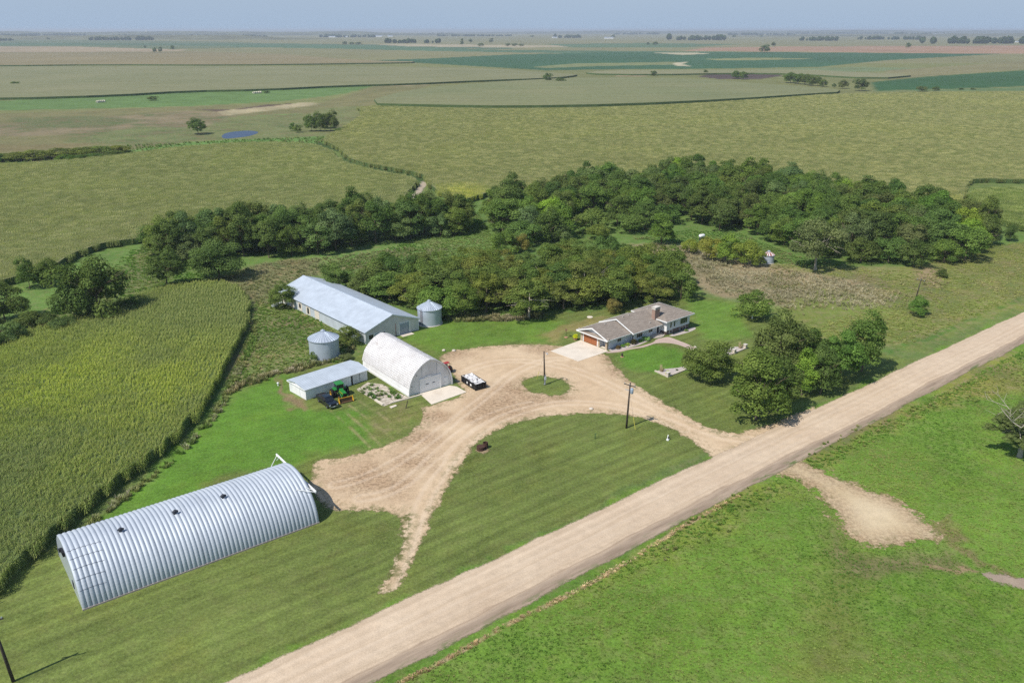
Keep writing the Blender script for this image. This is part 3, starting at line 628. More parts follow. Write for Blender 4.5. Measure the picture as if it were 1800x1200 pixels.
bigp = smooth_poly(GP(big_px), 1)
corn_field('corn_field', bigp, canopy, R(100), 'far', base_h=2.1, tint=(1.36, 1.17, 1.2), yellow=[(G(815, 352), 14, .8), (G(1730, 375), 20, .4)])
east_px = [(1701, 347), (1714, 339), (1760, 337), (1800, 338), (2200, 343), (2200, 418), (1800, 408), (1760, 398), (1738, 385), (1701, 392)]
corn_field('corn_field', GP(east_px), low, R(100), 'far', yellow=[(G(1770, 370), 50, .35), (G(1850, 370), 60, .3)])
# fields beyond, seen as closed canopies with a standing edge
def far_field(poly, c0, c1, h=2.3, ang=12, patch=.008, name='corn_field', smooth=1):
    p = GP(poly, h); p = smooth_poly(p, smooth) if smooth else p
    corn_field(name, p, field_surface(name+'_canopy', c0, c1, R(ang), patch, .12), R(ang), h=h)
far_field([(632, 181), (720, 157), (830, 147), (900, 142), (1000, 137), (1100, 136), (1240, 139), (1350, 148), (1430, 153), (1494, 160.5), (1400, 166), (1300, 173), (1100, 182.5), (900, 186), (760, 184)], (.165, .18, .085), (.20, .20, .10))
far_field([(-500, 178), (0, 172.5), (200, 167), (330, 159), (460, 157), (600, 150), (720, 147), (850, 141), (960, 137.5), (1004, 134), (1018, 130.5), (980, 128.5), (860, 120), (700, 117), (500, 117), (200, 116), (0, 117.5), (-500, 119)], (.175, .18, .09), (.21, .205, .11))
far_field([(-500, 117), (0, 115), (180, 113), (400, 114), (610, 111.5), (760, 109), (640, 106.5), (500, 97), (330, 94), (120, 95), (-500, 94)], (.20, .17, .09), (.235, .195, .105), patch=.004)
far_field([(1020, 129), (1140, 131), (1300, 128), (1400, 129.5), (1540, 138), (1620, 131), (1500, 127), (1420, 122), (1200, 123), (1060, 124)], (.19, .195, .10), (.22, .21, .115), patch=.004)
# ------------------------------------------------------------------ wild grass, weeds and pasture tufts
grass_mat = leaf_material('grass_blade', (1.45, 1.45, 1.45), (2.0, 1.95, 1.85), .35, inst=True)
def tuft(name, n, h, spread, wd, droop=.4, seed_heads=False):
    it = []
    for _ in range(n):
        a = random.uniform(0, 6.283); r = random.random()**.6*spread; x, y = r*math.cos(a), r*math.sin(a); hh = h*random.uniform(.55, 1.1); b = a+random.uniform(-1, 1); l = hh*random.uniform(.15, droop)
        it.append(([(x, y, -.02), (x+l*.4*math.cos(b), y+l*.4*math.sin(b), hh*.65), (x+l*math.cos(b), y+l*math.sin(b), hh)], wd, (random.random(), random.random())))
    return proto(name, it, grass_mat)
t_short, t_tall, t_weed = tuft('short_tuft', 18, .20, .34, .085, .8), tuft('tall_tuft', 26, 1.15, .42, .085, .6), tuft('weed_clump', 34, .8, .45, .14, .7)
def scatter_poly(poly, dens, fn=None, yfade=None):
    mn, mx = poly.min(0), poly.max(0); n = int(np.prod(mx-mn)*dens); p = rng.random((n, 2))*(mx-mn)+mn
    m = (sdf(p[:, 0], p[:, 1], poly) > 0) & (np.abs(p[:, 0]) < p[:, 1]*.66+12)
    if yfade: m &= rng.random(n) > np.clip((p[:, 1]-yfade[0])/(yfade[1]-yfade[0]), 0, 1)
    p = p[m]
    if fn is not None: p = p[rng.random(len(p)) < fn(p[:, 0], p[:, 1])]
    return p
def grass(name, polys, dens, pr, c0, c1, s=(.7, 1.3), fn=None, c2=None, yfade=None, patch=9.0):
    P = np.concatenate([scatter_poly(q, dens, fn, yfade) for q in polys]); n = len(P)
    t = np.clip((fbm(P[:, 0]/patch, P[:, 1]/patch, 83)-.5)*3+.5+rng.normal(0, .16, n), 0, 1)[:, None]
    ic = np.array(c0)*(1-t)+np.array(c1)*t
    if c2 is not None:
        k = np.clip((fbm(P[:, 0]/(patch*.6), P[:, 1]/(patch*.6), 97)-.55)*6, 0, 1)[:, None]*rng.random((n, 1)); ic = ic*(1-k)+np.array(c2)*k
    ic *= (1+rng.normal(0, .13, n))[:, None].clip(.6, 1.5)
    sc = rng.uniform(*s, n)*(.75+.5*fbm(P[:, 0]/5, P[:, 1]/5, 101)); sc3 = np.stack([sc*1.1, sc*1.1, sc], 1)
    return scatter_object(name, np.c_[P, np.zeros(n)], rng.uniform(0, 6.28, n), sc3, np.clip(ic, 0, 1), pr)
e_near = np.array([tuple(RB0+ru*60+rn*1.0), tuple(RB0+ru*470+rn*1.0), (260, 240), (210, 120), (120, 60), (-20, 55)])
app_p, mud_p = smooth_poly(GP(app), 1), GP(mud)
wind_p = GP([(680, 1200), (900, 1088), (1100, 985), (1330, 845), (1340, 855), (1105, 995), (905, 1100), (690, 1212)])
def not_app(x, y): return ((sdf(x, y, app_p) < .4) & (sdf(x, y, mud_p) < .2)).astype(float)
grass('pasture_grass', [e_near], 6.0, t_short, (.080, .150, .028), (.170, .205, .058), (.2, .62), not_app, (.21, .205, .085), patch=15)
ditch = np.array([tuple(RB0+ru*a+rn*b) for a, b in ((150, .6), (480, .6), (480, 3.4), (150, 3.4))])
grass('ditch_grass', [ditch], 2.5, t_short, (.08, .155, .028), (.11, .18, .035), (.5, 1.1), not_app)
grass('roadside_weeds', [GP([(1390, 812), (1500, 752), (1640, 700), (1800, 625), (1800, 690), (1640, 722), (1500, 795), (1425, 822)]), GP([(1215, 905), (1325, 845), (1390, 870), (1310, 925), (1150, 995)])], .4, t_weed, (.11, .17, .035), (.19, .20, .07), (.25, .55), not_app, (.26, .23, .12))
wr_p = [GP([(700, 1196), (760, 1168), (900, 1089), (1000, 1041), (1100, 986), (1200, 921), (1300, 868), (1302, 874), (1202, 928), (1102, 993), (1002, 1048), (902, 1096), (762, 1175), (702, 1203)])]
grass('mown_windrow', wr_p, 7, t_short, (.30, .22, .13), (.42, .33, .21), (.5, 1.0), not_app)
brown_px = [(1105, 436), (1150, 428), (1192, 432), (1260, 452), (1330, 470), (1420, 480), (1490, 492), (1550, 508), (1590, 525), (1560, 545), (1480, 546), (1380, 545), (1300, 522), (1250, 515), (1210, 492), (1180, 470), (1130, 450)]
bp = GP(brown_px)
grass('tall_brown_grass', [bp], 1.9, t_tall, (.235, .215, .145), (.325, .295, .21), (.3, .7), lambda x, y: np.clip(sdf(x, y, bp)/6+.15, 0, 1)*np.clip((fbm(x/9, y/9, 131)-.3)*6, .25, 1), (.13, .15, .055), patch=7)
bp2 = GP([(1330, 462), (1460, 474), (1560, 492), (1650, 480), (1680, 500), (1640, 540), (1560, 575), (1480, 560), (1400, 556), (1330, 530)])
grass('tall_brown_grass', [bp2], .9, t_tall, (.16, .165, .07), (.27, .24, .14), (.3, .65), lambda x, y: np.clip(sdf(x, y, bp2)/9, 0, 1)*np.clip((fbm(x/8, y/8, 137)-.42)*7, 0, 1), (.13, .16, .05), patch=7)
grass('valley_grass', [GP([(330, 508), (460, 464), (620, 448), (720, 436), (790, 440), (690, 470), (600, 474), (505, 498), (470, 540), (440, 528)])], .8, t_tall, (.155, .17, .075), (.24, .225, .14), (.3, .7), None, (.10, .15, .045))
grass('rough_grass', [GP([(450, 530), (505, 535), (560, 560), (625, 612), (600, 636), (510, 652), (430, 680), (392, 690), (420, 625), (446, 565)])], 2.6, t_weed, (.11, .185, .04), (.17, .21, .065), (.18, .5), None, (.27, .235, .13), patch=6)
grass('rough_grass', [GP([(545, 470), (700, 432), (840, 372), (880, 440), (800, 455), (700, 470), (640, 470)]), GP([(1210, 405), (1300, 410), (1350, 430), (1400, 450), (1500, 470), (1330, 462), (1200, 430), (1110, 420)])], 1.9, t_weed, (.10, .175, .04), (.155, .20, .065), (.2, .55), None, (.22, .2, .11))
grass('rough_grass', [GP([(1340, 462), (1480, 470), (1630, 478), (1720, 435), (1800, 425), (1900, 430), (1800, 520), (1600, 605), (1480, 600), (1400, 585), (1500, 550), (1590, 530), (1540, 500)])], 1.3, t_short, (.15, .185, .048), (.20, .21, .07), (.5, 1.3), None, (.25, .22, .12))
wd = []
for p, q in zip(near_px[14:26], near_px[15:27]): wd.append((p, q))
edge = np.concatenate([GP([(446, 575), (436, 606), (417, 642), (398, 685), (376, 722), (350, 757), (306, 802), (250, 845), (195, 888), (145, 928), (98, 968)]), GP([(106, 972), (152, 934), (201, 895), (256, 851), (312, 808), (357, 763), (386, 728), (408, 690), (428, 648), (446, 610), (456, 575)])])
grass('field_edge_weeds', [edge], 1.8, t_weed, (.10, .16, .04), (.16, .175, .07), (.4, .95), None, (.25, .23, .17))
grass('yard_edge_weeds', [GP([(395, 690), (430, 672), (510, 648), (600, 628), (630, 606), (600, 632), (512, 656), (440, 678), (400, 694)]), GP([(770, 560), (800, 553), (880, 556), (960, 552), (960, 560), (880, 566), (800, 566)])], 1.6, t_weed, (.10, .13, .045), (.2, .175, .10), (.6, 1.2), None, (.27, .24, .19))
grass('rough_grass', [GP([(-100, 600), (40, 565), (150, 520), (230, 440), (330, 425), (430, 450), (330, 500), (210, 535), (60, 588), (-100, 625)])], 1.0, t_short, (.085, .16, .032), (.13, .18, .045), (.7, 1.8), None, (.16, .17, .07))
grass('marsh_grass', [GP([(-60, 285), (200, 258), (420, 246), (600, 240), (600, 256), (420, 254), (240, 268), (-60, 296)])], .14, t_tall, (.10, .165, .045), (.16, .185, .07), (.6, 1.2), None, (.2, .18, .1))

# ================================================================== TREES
bark = simple('bark', (.16, .125, .09), .95, 0, .1, .3, 4, bump=.05)
pale_bark = simple('pale_bark', (.42, .37, .30), .95, 0, .1, .25, 4)
leaf_mat = leaf_material('tree_leaf', (.090, .138, .040), (.242, .300, .096), .38)
def crown_mesh(name, seed, a, zc, c, nlobe, nleaf, leaf=.36, lobe=.42, flat=.0, lobetint=1.0):
    """crown in metres: half width a, centre height zc, half height c; leaves on many small lobes, with gaps"""
    r = np.random.default_rng(seed); L = []
    while len(L) < nlobe:
        d = r.normal(size=3); d /= np.linalg.norm(d)
        if d[2] < -.9: continue
        k = r.uniform(.45, .88)**.8; pos = d*np.array([a, a, c])*k*(1-lobe*.25)*(1.0+(.12 if r.random() < .18 else -.03)); pos[:2] *= 1+.45*max(0.0, -d[2]); pos[2] += zc
        L.append((pos, a*lobe*r.uniform(.55, 1.15), r.random()))
    P = []; Nn = []; T = []
    nleaf = int(nleaf*2.2); leaf *= .69; per = nleaf//nlobe
    for pos, rad, tint in L:
        d = r.normal(size=(per, 3)); d /= np.linalg.norm(d, axis=1)[:, None]; d[:, 2] = np.abs(d[:, 2])*.45+d[:, 2]*.55
        # leaves gather in sprays on the lobe, so its edge is broken
        spray = r.normal(size=(9, 3)); spray /= np.linalg.norm(spray, axis=1)[:, None]; spray[:, 2] = np.abs(spray[:, 2])*.5+spray[:, 2]*.5
        pick = spray[r.integers(0, 9, per)]; d = d*.62+pick*.6; d /= np.linalg.norm(d, axis=1)[:, None]
        rr = rad*r.uniform(.62, 1.12, per)[:, None]; p = pos+d*rr*np.array([1, 1, .82]); P.append(p); Nn.append(d); T.append(np.full(per, tint))
    P = np.concatenate(P); Nn = np.concatenate(Nn); T = np.concatenate(T)
    keep = np.ones(len(P), bool)
    for pos, rad, _ in L: keep &= (np.linalg.norm((P-pos)/np.array([1, 1, .82]), axis=1) > rad*.55)
    P, Nn, T = P[keep], Nn[keep], T[keep]; n = len(P)
    nn = Nn+r.normal(0, .42, (n, 3))+np.array([0, 0, .35]); nn /= np.linalg.norm(nn, axis=1)[:, None]
    t1 = np.cross(nn, r.normal(size=(n, 3))); t1 /= np.linalg.norm(t1, axis=1)[:, None]; t2 = np.cross(nn, t1)
    s = (leaf*r.uniform(.6, 1.25, n))[:, None]
    q = np.stack([P-t1*s*.5-t2*s*.18, P+t1*s*.08-t2*s*.42, P+t1*s*.55+t2*s*.12, P-t1*s*.1+t2*s*.42], 1).reshape(-1, 3)
    rnd = r.random(n); tt = np.clip(T*lobetint*.7+.3*r.random(n), 0, 1)
    at = np.stack([np.repeat(tt, 4), np.repeat(rnd, 4), np.zeros(4*n), np.ones(4*n)], 1)
    return np_mesh(name, q, np.arange(4*n).reshape(-1, 4), leaf_mat, {'lf': ('FLOAT_COLOR', at)})
def limbs(seed, th, tr, a, zc, c, n=7, lean=0):
    r = random.Random(seed); b = MB(); top = Vector((r.uniform(-.4, .4)+lean, r.uniform(-.4, .4), zc+c*.35))
    mid = Vector((top.x*.45+r.uniform(-.15, .15), top.y*.45, th)); b.tube([(0, 0, -.3), (0, 0, .25), mid, (mid+top)/2, top], [tr*1.5, tr*1.05, tr*.8, tr*.5, tr*.12], 8)
    for i in range(n):
        an = 6.283*i/n+r.uniform(-.4, .4); k = r.uniform(.1, .7); s = mid*(1-k)+top*k; ra = a*r.uniform(.65, .98); e = Vector((ra*math.cos(an), ra*math.sin(an), zc+c*r.uniform(-.35, .5)))
        m = s*.5+e*.5+Vector((0, 0, r.uniform(-.1, .5))); b.tube([s, m, e], [tr*.45*(1-k*.5), tr*.28, tr*.06], 6)
        for _ in range(2):
            e2 = e+Vector((r.uniform(-1, 1), r.uniform(-1, 1), r.uniform(-.2, .8)))*a*.3; b.tube([m, (m+e2)/2+Vector((0, 0, .2)), e2], [tr*.2, tr*.12, tr*.03], 5)
    me_o = b.build('tmp', bark, smooth=True); me = me_o.data; bpy.data.objects.remove(me_o); return me
# prototypes, all about 10 m tall: (crown mesh, trunk mesh, crown half width, height)
def kind(nm, seed, a, h, low, nlobe, nleaf, leaf=.42, lobe=.42, tr=.22, lt=1.0):
    c = (h-low)/2; zc = low+c
    return (crown_mesh(nm, seed, a, zc, c, nlobe, nleaf, leaf, lobe, 0, lt), limbs(seed, max(low*1.1, .6), tr, a, zc, c), a*.98, h*.985)
K = {
 'round': [kind('round_crown', 1, 5.0, 10, .5, 30, 7200, lobe=.40), kind('round_crown', 2, 5.0, 10, .4, 36, 7200, lobe=.36)],
 'tall': [kind('tall_crown', 3, 3.9, 10, .5, 32, 6200, lobe=.42), kind('tall_crown', 4, 3.7, 10, .7, 30, 6200, lobe=.44), kind('tall_crown', 5, 4.1, 10, .3, 36, 6400, lobe=.38)],
 'wood': [kind('wood_crown', s, 4.4+.2*(s%3), 10, .5, 28, 5400, .46, .38) for s in (11, 12, 13, 14, 15)],
 'spread': [kind('spreading_crown', s, 5.6, 10, .9, 36, 6600, .44, .31, .3) for s in (21, 22, 23)],
 'bush': [kind('bush_crown', s, 5.4, 8, .0, 26, 4200, .5, .38, .2) for s in (31, 32, 33)],
}
TINT = {'dark': (.76, .82, .74), 'green': (.95, 1.04, .82), 'bright': (1.06, 1.2, .82), 'olive': (1.18, 1.1, .85), 'yellow': (1.5, 1.6, .8), 'grey': (1.05, 1.08, 1.25), 'mid': (.85, .93, .80), 'rust': (1.5, 1.0, 1.0)}
def tree(name, label, x, y, h, hw, kd, tint, cat='tree', group=None, vi=None, parts=True, pale=False, rot=None):
    ks = K[kd]; cm, tm, a, hh = ks[vi if vi is not None else random.randrange(len(ks))]
    t = thing(name, label, cat, (x, y), random.uniform(0, 6.28) if rot is None else rot, group); t.scale = (hw/a, hw/a, h/hh)
    tc = TINT[tint] if isinstance(tint, str) else tint; j = [random.uniform(.88, 1.12), random.uniform(.92, 1.08), random.uniform(.9, 1.1)]
    cr = link('crown' if cat != 'bush' else 'foliage', cm, t); cr.color = (*[a*b for a, b in zip(tc, j)], 1)
    tr = link('trunk' if cat != 'bush' else 'stem', tm, t)
    if kd == 'spread' and random.random() < .6: tr.material_slots[0].link = 'OBJECT'; tr.material_slots[0].material = pale_bark
    return t
def ptree(bx, by, ty, hwpx, kd, tint, label, name='broadleaf_tree', cat='tree', group=None, vi=None):
    x, y = G(bx, by); return tree(name, label, x, y, HGT(bx, by, ty), hwpx/scale_at(bx, by), kd, tint, cat, group, vi)

# --- trees and bushes one can name
GR = 'trees along the lawn by the gravel road'
ptree(1328, 737, 617, 50, 'tall', 'green', 'tallest dark green tree at the road junction corner of the lawn, with pale trunk foot', group=GR, vi=2)
ptree(1366, 722, 622, 34, 'tall', 'dark', 'dark tree pressed behind the tallest corner tree by the road junction', group=GR, vi=0)
ptree(1368, 672, 549, 48, 'round', 'dark', 'broad greyish dark green tree behind the row, nearest the house end', group=GR, vi=1)
ptree(1409, 694, 618, 22, 'tall', 'yellow', 'small bright yellow-green tree in the middle of the roadside row', group=GR, vi=1)
ptree(1442, 692, 606, 28, 'tall', 'mid', 'dull dark green tree just right of the yellow-green tree in the roadside row', group=GR, vi=2)
ptree(1476, 672, 574, 32, 'tall', 'bright', 'leafy green tree with yellowish top, second from the right end of the roadside row', group=GR, vi=0)
ptree(1514, 652, 552, 33, 'tall', 'green', 'rightmost tall green tree of the roadside row', group=GR, vi=1)
ptree(1424, 660, 572, 30, 'tall', 'mid', 'half hidden tree behind the yellow-green tree in the roadside row', group=GR, vi=0)
ptree(1247, 668, 597, 43, 'round', 'mid', 'neat round green tree on the front lawn beside the stone beds', name='lawn_tree', vi=0)
ptree(1213, 648, 614, 17, 'round', 'mid', 'small round tree tucked left of the round lawn tree', name='lawn_tree', vi=1)
ptree(1320, 559, 514, 37, 'bush', 'olive', 'low wide olive bush on the lawn right of the house', name='lawn_bush', cat='bush', vi=0)
ptree(1613, 555, 523, 19, 'bush', 'bright', 'bright green bush growing round the foot of the leaning pole', name='field_bush', cat='bush', vi=1)
ptree(929, 560, 495, 45, 'spread', 'olive', 'wide spreading yellow-olive tree standing in front of the house grove', name='spreading_tree', vi=0)
ptree(1080, 551, 524, 15, 'bush', 'rust', 'reddish brown shrub on the grass behind the house', name='red_shrub', cat='bush', vi=2)
ptree(499, 542, 497, 23, 'round', 'green', 'round dark green tree at the far left end of the long metal barn', name='barn_tree', vi=1)
ptree(596, 512, 462, 30, 'round', 'mid', 'leafy green tree behind the long metal barn roof, left one of two', name='barn_tree', vi=0)
ptree(635, 522, 483, 25, 'round', 'mid', 'smaller leafy tree behind the long metal barn roof, right one of two', name='barn_tree', vi=1)
ptree(612, 606, 574, 24, 'bush', 'olive', 'olive bush between the silver grain bin and the long barn corner', name='yard_bush', cat='bush', vi=1)
ptree(553, 634, 617, 11, 'bush', 'green', 'small dark green shrub at the left foot of the silver grain bin', name='yard_bush', cat='bush', vi=0)
ptree(608, 632, 622, 12, 'bush', 'grey', 'greyish low shrub at the right foot of the silver grain bin', name='yard_bush', cat='bush', vi=2)
ptree(1163, 430, 369, 23, 'tall', 'bright', 'lone bright green tree in the clearing before the back wood', name='clearing_tree', vi=2)
ptree(1433, 474, 386, 47, 'spread', 'grey', 'grey-green spreading tree at the front of the back wood by the tall brown grass', name='grey_tree', vi=1)
HB = 'olive bushes of the hedge beside the small red-roofed bin'
for bx, by, ty, hw, lb in ((1212, 446, 418, 17, 'leftmost low olive bush of the hedge before the back wood'), (1248, 456, 414, 24, 'second olive bush from the left of the hedge before the back wood'), (1280, 462, 413, 25, 'tallest olive bush in the middle of the hedge before the back wood'), (1308, 467, 420, 24, 'fourth olive bush of the hedge, next to the one beside the bin'), (1332, 469, 434, 16, 'olive bush at the hedge end touching the small red-roofed bin')):
    ptree(bx, by, ty, hw, 'bush', (1.45, 1.35, .85), lb, name='hedge_bush', cat='bush', group=HB)
ptree(888, 445, 404, 26, 'bush', 'olive', 'olive brown bush before the left end of the back wood', name='clearing_bush', cat='bush', vi=0)
ptree(916, 443, 413, 16, 'bush', 'rust', 'brownish bush right of the olive one before the back wood', name='clearing_bush', cat='bush', vi=1)
ptree(1050, 420, 392, 22, 'bush', 'olive', 'low olive bush at the front edge of the back wood left of the lone tree', name='clearing_bush', cat='bush', vi=2)
ptree(985, 424, 398, 22, 'bush', 'grey', 'greyish thin bush in the gap at the left of the back wood', name='clearing_bush', cat='bush', vi=1)
ptree(172, 560, 452, 60, 'bush', 'dark', 'large dark green tree mass standing alone behind the near corn', name='broadleaf_tree', vi=0)
ptree(132, 566, 492, 40, 'bush', 'dark', 'dark tree adjoining the left of the large mass behind the near corn', name='broadleaf_tree', vi=2)
ptree(10, 566, 497, 38, 'round', 'dark', 'dark green tree cut by the left edge of the photo, behind the near corn', name='broadleaf_tree', vi=0)
ptree(52, 507, 455, 22, 'bush', 'dark', 'left part of the dark tree clump beside the curved corn edge', name='broadleaf_tree', vi=1)
ptree(90, 500, 454, 28, 'bush', 'dark', 'right part of the dark tree clump beside the curved corn edge', name='broadleaf_tree', vi=0)
for i, (bx, by, ty, hw) in enumerate(((55, 582, 548, 28), (112, 584, 556, 26), (-12, 600, 556, 30), (232, 548, 524, 16), (0, 618, 588, 22))):
    ptree(bx, by, ty, hw, 'bush', 'dark', ('dark bush filling the gap between the left edge tree and the big mass', 'dark bush at the left foot of the big dark tree mass', 'dark bush under the tree cut by the left photo edge', 'small dark bush at the right foot of the big tree mass', 'lowest dark bush at the left edge, touching the near corn')[i], name='field_bush', cat='bush')
ptree(25, 606, 566, 26, 'bush', 'grey', 'low grey-olive bush at the left edge behind the near corn', name='field_bush', cat='bush', vi=1)
ptree(82, 578, 552, 26, 'bush', 'dark', 'dark bush in the shade between the two trees behind the near corn', name='field_bush', cat='bush', vi=2)
ptree(158, 544, 522, 14, 'bush', 'grey', 'pale grey-green bush at the foot of the large dark tree mass', name='field_bush', cat='bush', vi=0)
ptree(294, 505, 440, 36, 'round', 'dark', 'round dark green tree standing apart in front of the left shelterbelt', name='broadleaf_tree', vi=1)
ptree(386, 489, 420, 46, 'round', 'dark', 'broad dark green tree in front of the left shelterbelt, right of the round one', name='broadleaf_tree', vi=0)
ptree(348, 236, 207, 17, 'round', 'dark', 'lone dark tree on the bank left of the pond', name='pond_tree', vi=1)
for bx, by, ty, hw, lb in ((548, 231, 203, 13, 'leftmost tree of the clump right of the pond'), (563, 231, 198, 14, 'second tree of the clump right of the pond'), (582, 231, 196, 16, 'tallest dark tree of the clump right of the pond'), (570, 226, 200, 14, 'tree at the back of the clump right of the pond')):
    ptree(bx, by, ty, hw, 'bush', 'dark', lb, name='pond_tree', group='clump of trees right of the pond')
for bx, by, ty, hw, lb in ((514, 230, 216, 6, 'small thin tree left of the pond clump'), (523, 233, 219, 8, 'low bush left of the pond clump'), (536, 215, 204, 4, 'tiny tree behind the left of the pond clump'), (594, 234, 225, 7, 'low bush at the right foot of the pond clump')):
    ptree(bx, by, ty, hw, 'bush', 'green', lb, name='pond_bush', cat='bush')

# --- the woods: every tree of them, from ragged rows
ORD = 'first second third fourth fifth sixth seventh eighth ninth tenth eleventh twelfth thirteenth fourteenth fifteenth sixteenth seventeenth eighteenth nineteenth twentieth'.split()
def ordinal(i): return ORD[i] if i < 20 else ('twenty-'+ORD[i-20] if i < 29 else ('thirtieth' if i == 29 else 'thirty-'+ORD[i-30] if i < 39 else 'fortieth'))
def wood(poly, sp, hr, hwr, kd, tints, where, name, seed, depth_rows, avoid=(), group=None):
    r = random.Random(seed); pts = []; mn, mx = poly.min(0), poly.max(0); tries = 0
    while tries < 24000:
        tries += 1; x, y = r.uniform(mn[0], mx[0]), r.uniform(mn[1], mx[1])
        if sdf(np.array([x]), np.array([y]), poly)[0] < 0: continue
        if any((x-a)**2+(y-b)**2 < sp*sp for a, b in pts) or any((x-a)**2+(y-b)**2 < c*c for a, b, c in avoid): continue
        pts.append((x, y))
    dd = []
    for x, y in pts:                              # depth behind the wood's front edge, along the view
        k = 0; n = math.hypot(x, y)
        while k < 200 and sdf(np.array([x-x/n*k]), np.array([y-y/n*k]), poly)[0] > 0: k += 2
        dd.append(k)
    rows = {}
    for (x, y), k in zip(pts, dd): rows.setdefault(min(int(k/(sp*1.15)), depth_rows-1), []).append((x, y))
    RN = ['front edge', 'second row', 'third row', 'fourth row', 'fifth row', 'sixth row', 'seventh row', 'eighth row', 'ninth row', 'tenth row', 'eleventh row']
    TN = {'dark': 'dark green', 'green': 'green', 'bright': 'bright green', 'olive': 'olive', 'yellow': 'yellow-green', 'grey': 'grey-green', 'mid': 'deep green', 'rust': 'brownish'}
    n = 0
    for k in sorted(rows):
        for i, (x, y) in enumerate(sorted(rows[k], key=lambda p: p[0]/p[1])):
            tn = r.choices(list(tints), list(tints.values()))[0]; h = r.uniform(*hr); hw = r.uniform(*hwr)
            if k == 0 and r.random() < .3: h *= .8
            kk = r.choices(kd if isinstance(kd, list) else [kd], [5, 2, 1.5][:len(kd)] if isinstance(kd, list) else None)[0]; kk = 'bush' if k == 0 and r.random() < .38 else kk; h *= 1.12 if kk == 'tall' else (.82 if kk == 'bush' else 1); tree(name, f'{TN[tn]} tree, {ordinal(i)} from the left on the {RN[k]} of the {where}', x, y, h, hw*(.82 if kk == 'tall' else 1), kk, tn, 'tree', group or f'trees of the {where}'); n += 1
    return n
w1 = GP([(258, 446), (290, 438), (400, 424), (540, 414), (700, 404), (805, 396), (826, 404), (806, 414), (690, 428), (560, 446), (500, 456), (440, 452), (360, 462), (290, 470)])
n1 = wood(w1, 5.7, (10.5, 14.5), (4.4, 6.2), ['wood', 'tall', 'round'], {'dark': 6, 'mid': 4, 'green': 1.5, 'grey': 2, 'olive': .6}, 'left shelterbelt', 'shelterbelt_tree', 3, 4)
w2 = GP([(850, 380), (955, 362), (1050, 340), (1220, 322), (1310, 332), (1450, 350), (1560, 372), (1650, 392), (1725, 408), (1736, 428), (1692, 466), (1622, 478), (1560, 463), (1500, 460), (1400, 446), (1340, 421), (1290, 408), (1212, 401), (1180, 392), (1112, 411), (1050, 408), (1000, 416), (950, 432), (895, 430), (868, 408)])
gap = [(*G(1040, 398), 9), (*G(1015, 405), 6), (*G(1433, 474), 9), (*G(1190, 402), 8), (*G(1390, 425), 5)]
n2 = wood(w2, 7.5, (10.5, 15.0), (4.7, 7.0), ['wood', 'tall', 'round'], {'dark': 3, 'mid': 5, 'green': 3.5, 'bright': 1.4, 'grey': 1.6, 'yellow': .35}, 'back wood', 'woodland_tree', 5, 9, gap)
w3 = GP([(735, 553), (700, 542), (668, 527), (645, 512), (668, 500), (700, 502), (780, 504), (870, 500), (960, 486), (1030, 472), (1100, 474), (1170, 496), (1208, 514), (1196, 528), (1100, 539), (1040, 539), (965, 545), (890, 546), (830, 560), (805, 556), (775, 556)])
n3 = wood(w3, 5.7, (8.0, 11.0), (4.3, 6.2), ['spread', 'wood', 'tall'], {'olive': 6, 'green': 2.5, 'mid': 2, 'grey': .6, 'rust': .3}, 'house grove', 'grove_tree', 8, 5, [(*G(929, 562), 6), (*G(756, 567), 5.5)])
print('TREES', n1, n2, n3)
for bx, by, ty, hw, lb in ((1740, 420, 388, 14, 'small dark tree just right of the back wood'), (1775, 424, 395, 12, 'rounded dark bush at the right end past the back wood'), (1655, 487, 472, 12, 'low dark bush before the right end of the back wood')):
    ptree(bx, by, ty, hw, 'bush', 'dark', lb, name='woodside_bush', cat='bush')
# --- the half dead tree at the right edge
def dead_branches(seed, height, spread, n):
    r = random.Random(seed); b = MB()
    def grow(p, d, ln, rad, lvl):
        pts = [p]; q = p
        for i in range(3):
            d = (d+Vector((r.uniform(-.28, .28), r.uniform(-.28, .28), r.uniform(-.1, .22)))).normalized(); q = q+d*ln/3; pts.append(q)
        b.tube(pts, [rad, rad*.85, rad*.7, rad*.45], 6 if lvl < 2 else 4, False)
        if lvl < 4:
            for _ in range(3 if lvl else n):
                k = r.randint(1, 3); grow(pts[k], (d*.7+Vector((r.uniform(-1, 1)*spread, r.uniform(-1, 1)*spread, r.uniform(-.1, .8)))).normalized(), ln*(r.uniform(.8, 1.2) if lvl == 0 else r.uniform(.5, .75)), rad*.5, lvl+1)
    grow(Vector((0, 0, -.2)), Vector((0, 0, 1)), height*.42, .36, 0); return b
dx, dy = G(1792, 803)
dt = thing('half_dead_tree', 'grey-green half dead tree with bare grey branches on the pasture at the right edge', 'tree', (dx, dy), 0)
dead_branches(5, 10.5, 1.2, 10).build('trunk', pale_bark, dt, True)
for i, (ox, oy, oz, s) in enumerate(((.2, -.4, 4.0, .34), (1.5, .5, 5.4, .40), (-1.3, .6, 4.6, .22), (2.6, -1, 3.6, .40), (-2.6, -.5, 5.6, .13), (-.4, -1.5, 3.0, .26), (-.6, 1, 6.4, .12), (.9, 1.2, 6.6, .24), (-3.6, .8, 4.6, .14), (-2.9, .2, 6.6, .16), (-1.8, -1.2, 4.0, .2), (-1.2, .2, 5.6, .3), (.5, 0, 7.4, .34), (-.4, .6, 4.4, .36), (2.0, 0, 6.2, .45), (-1.6, .1, 7.1, .26), (-2.6, .3, 6.2, .2), (-1.0, -.4, 6.4, .34), (-.2, .4, 8.0, .24))):
    cr = link('crown', K['round'][i % 2][0], dt); cr.location = (ox, oy, oz-4.5*s); s *= 1.1; cr.scale = (s, s, s*.9); cr.color = (1.2, 1.15, 1.25, 1)
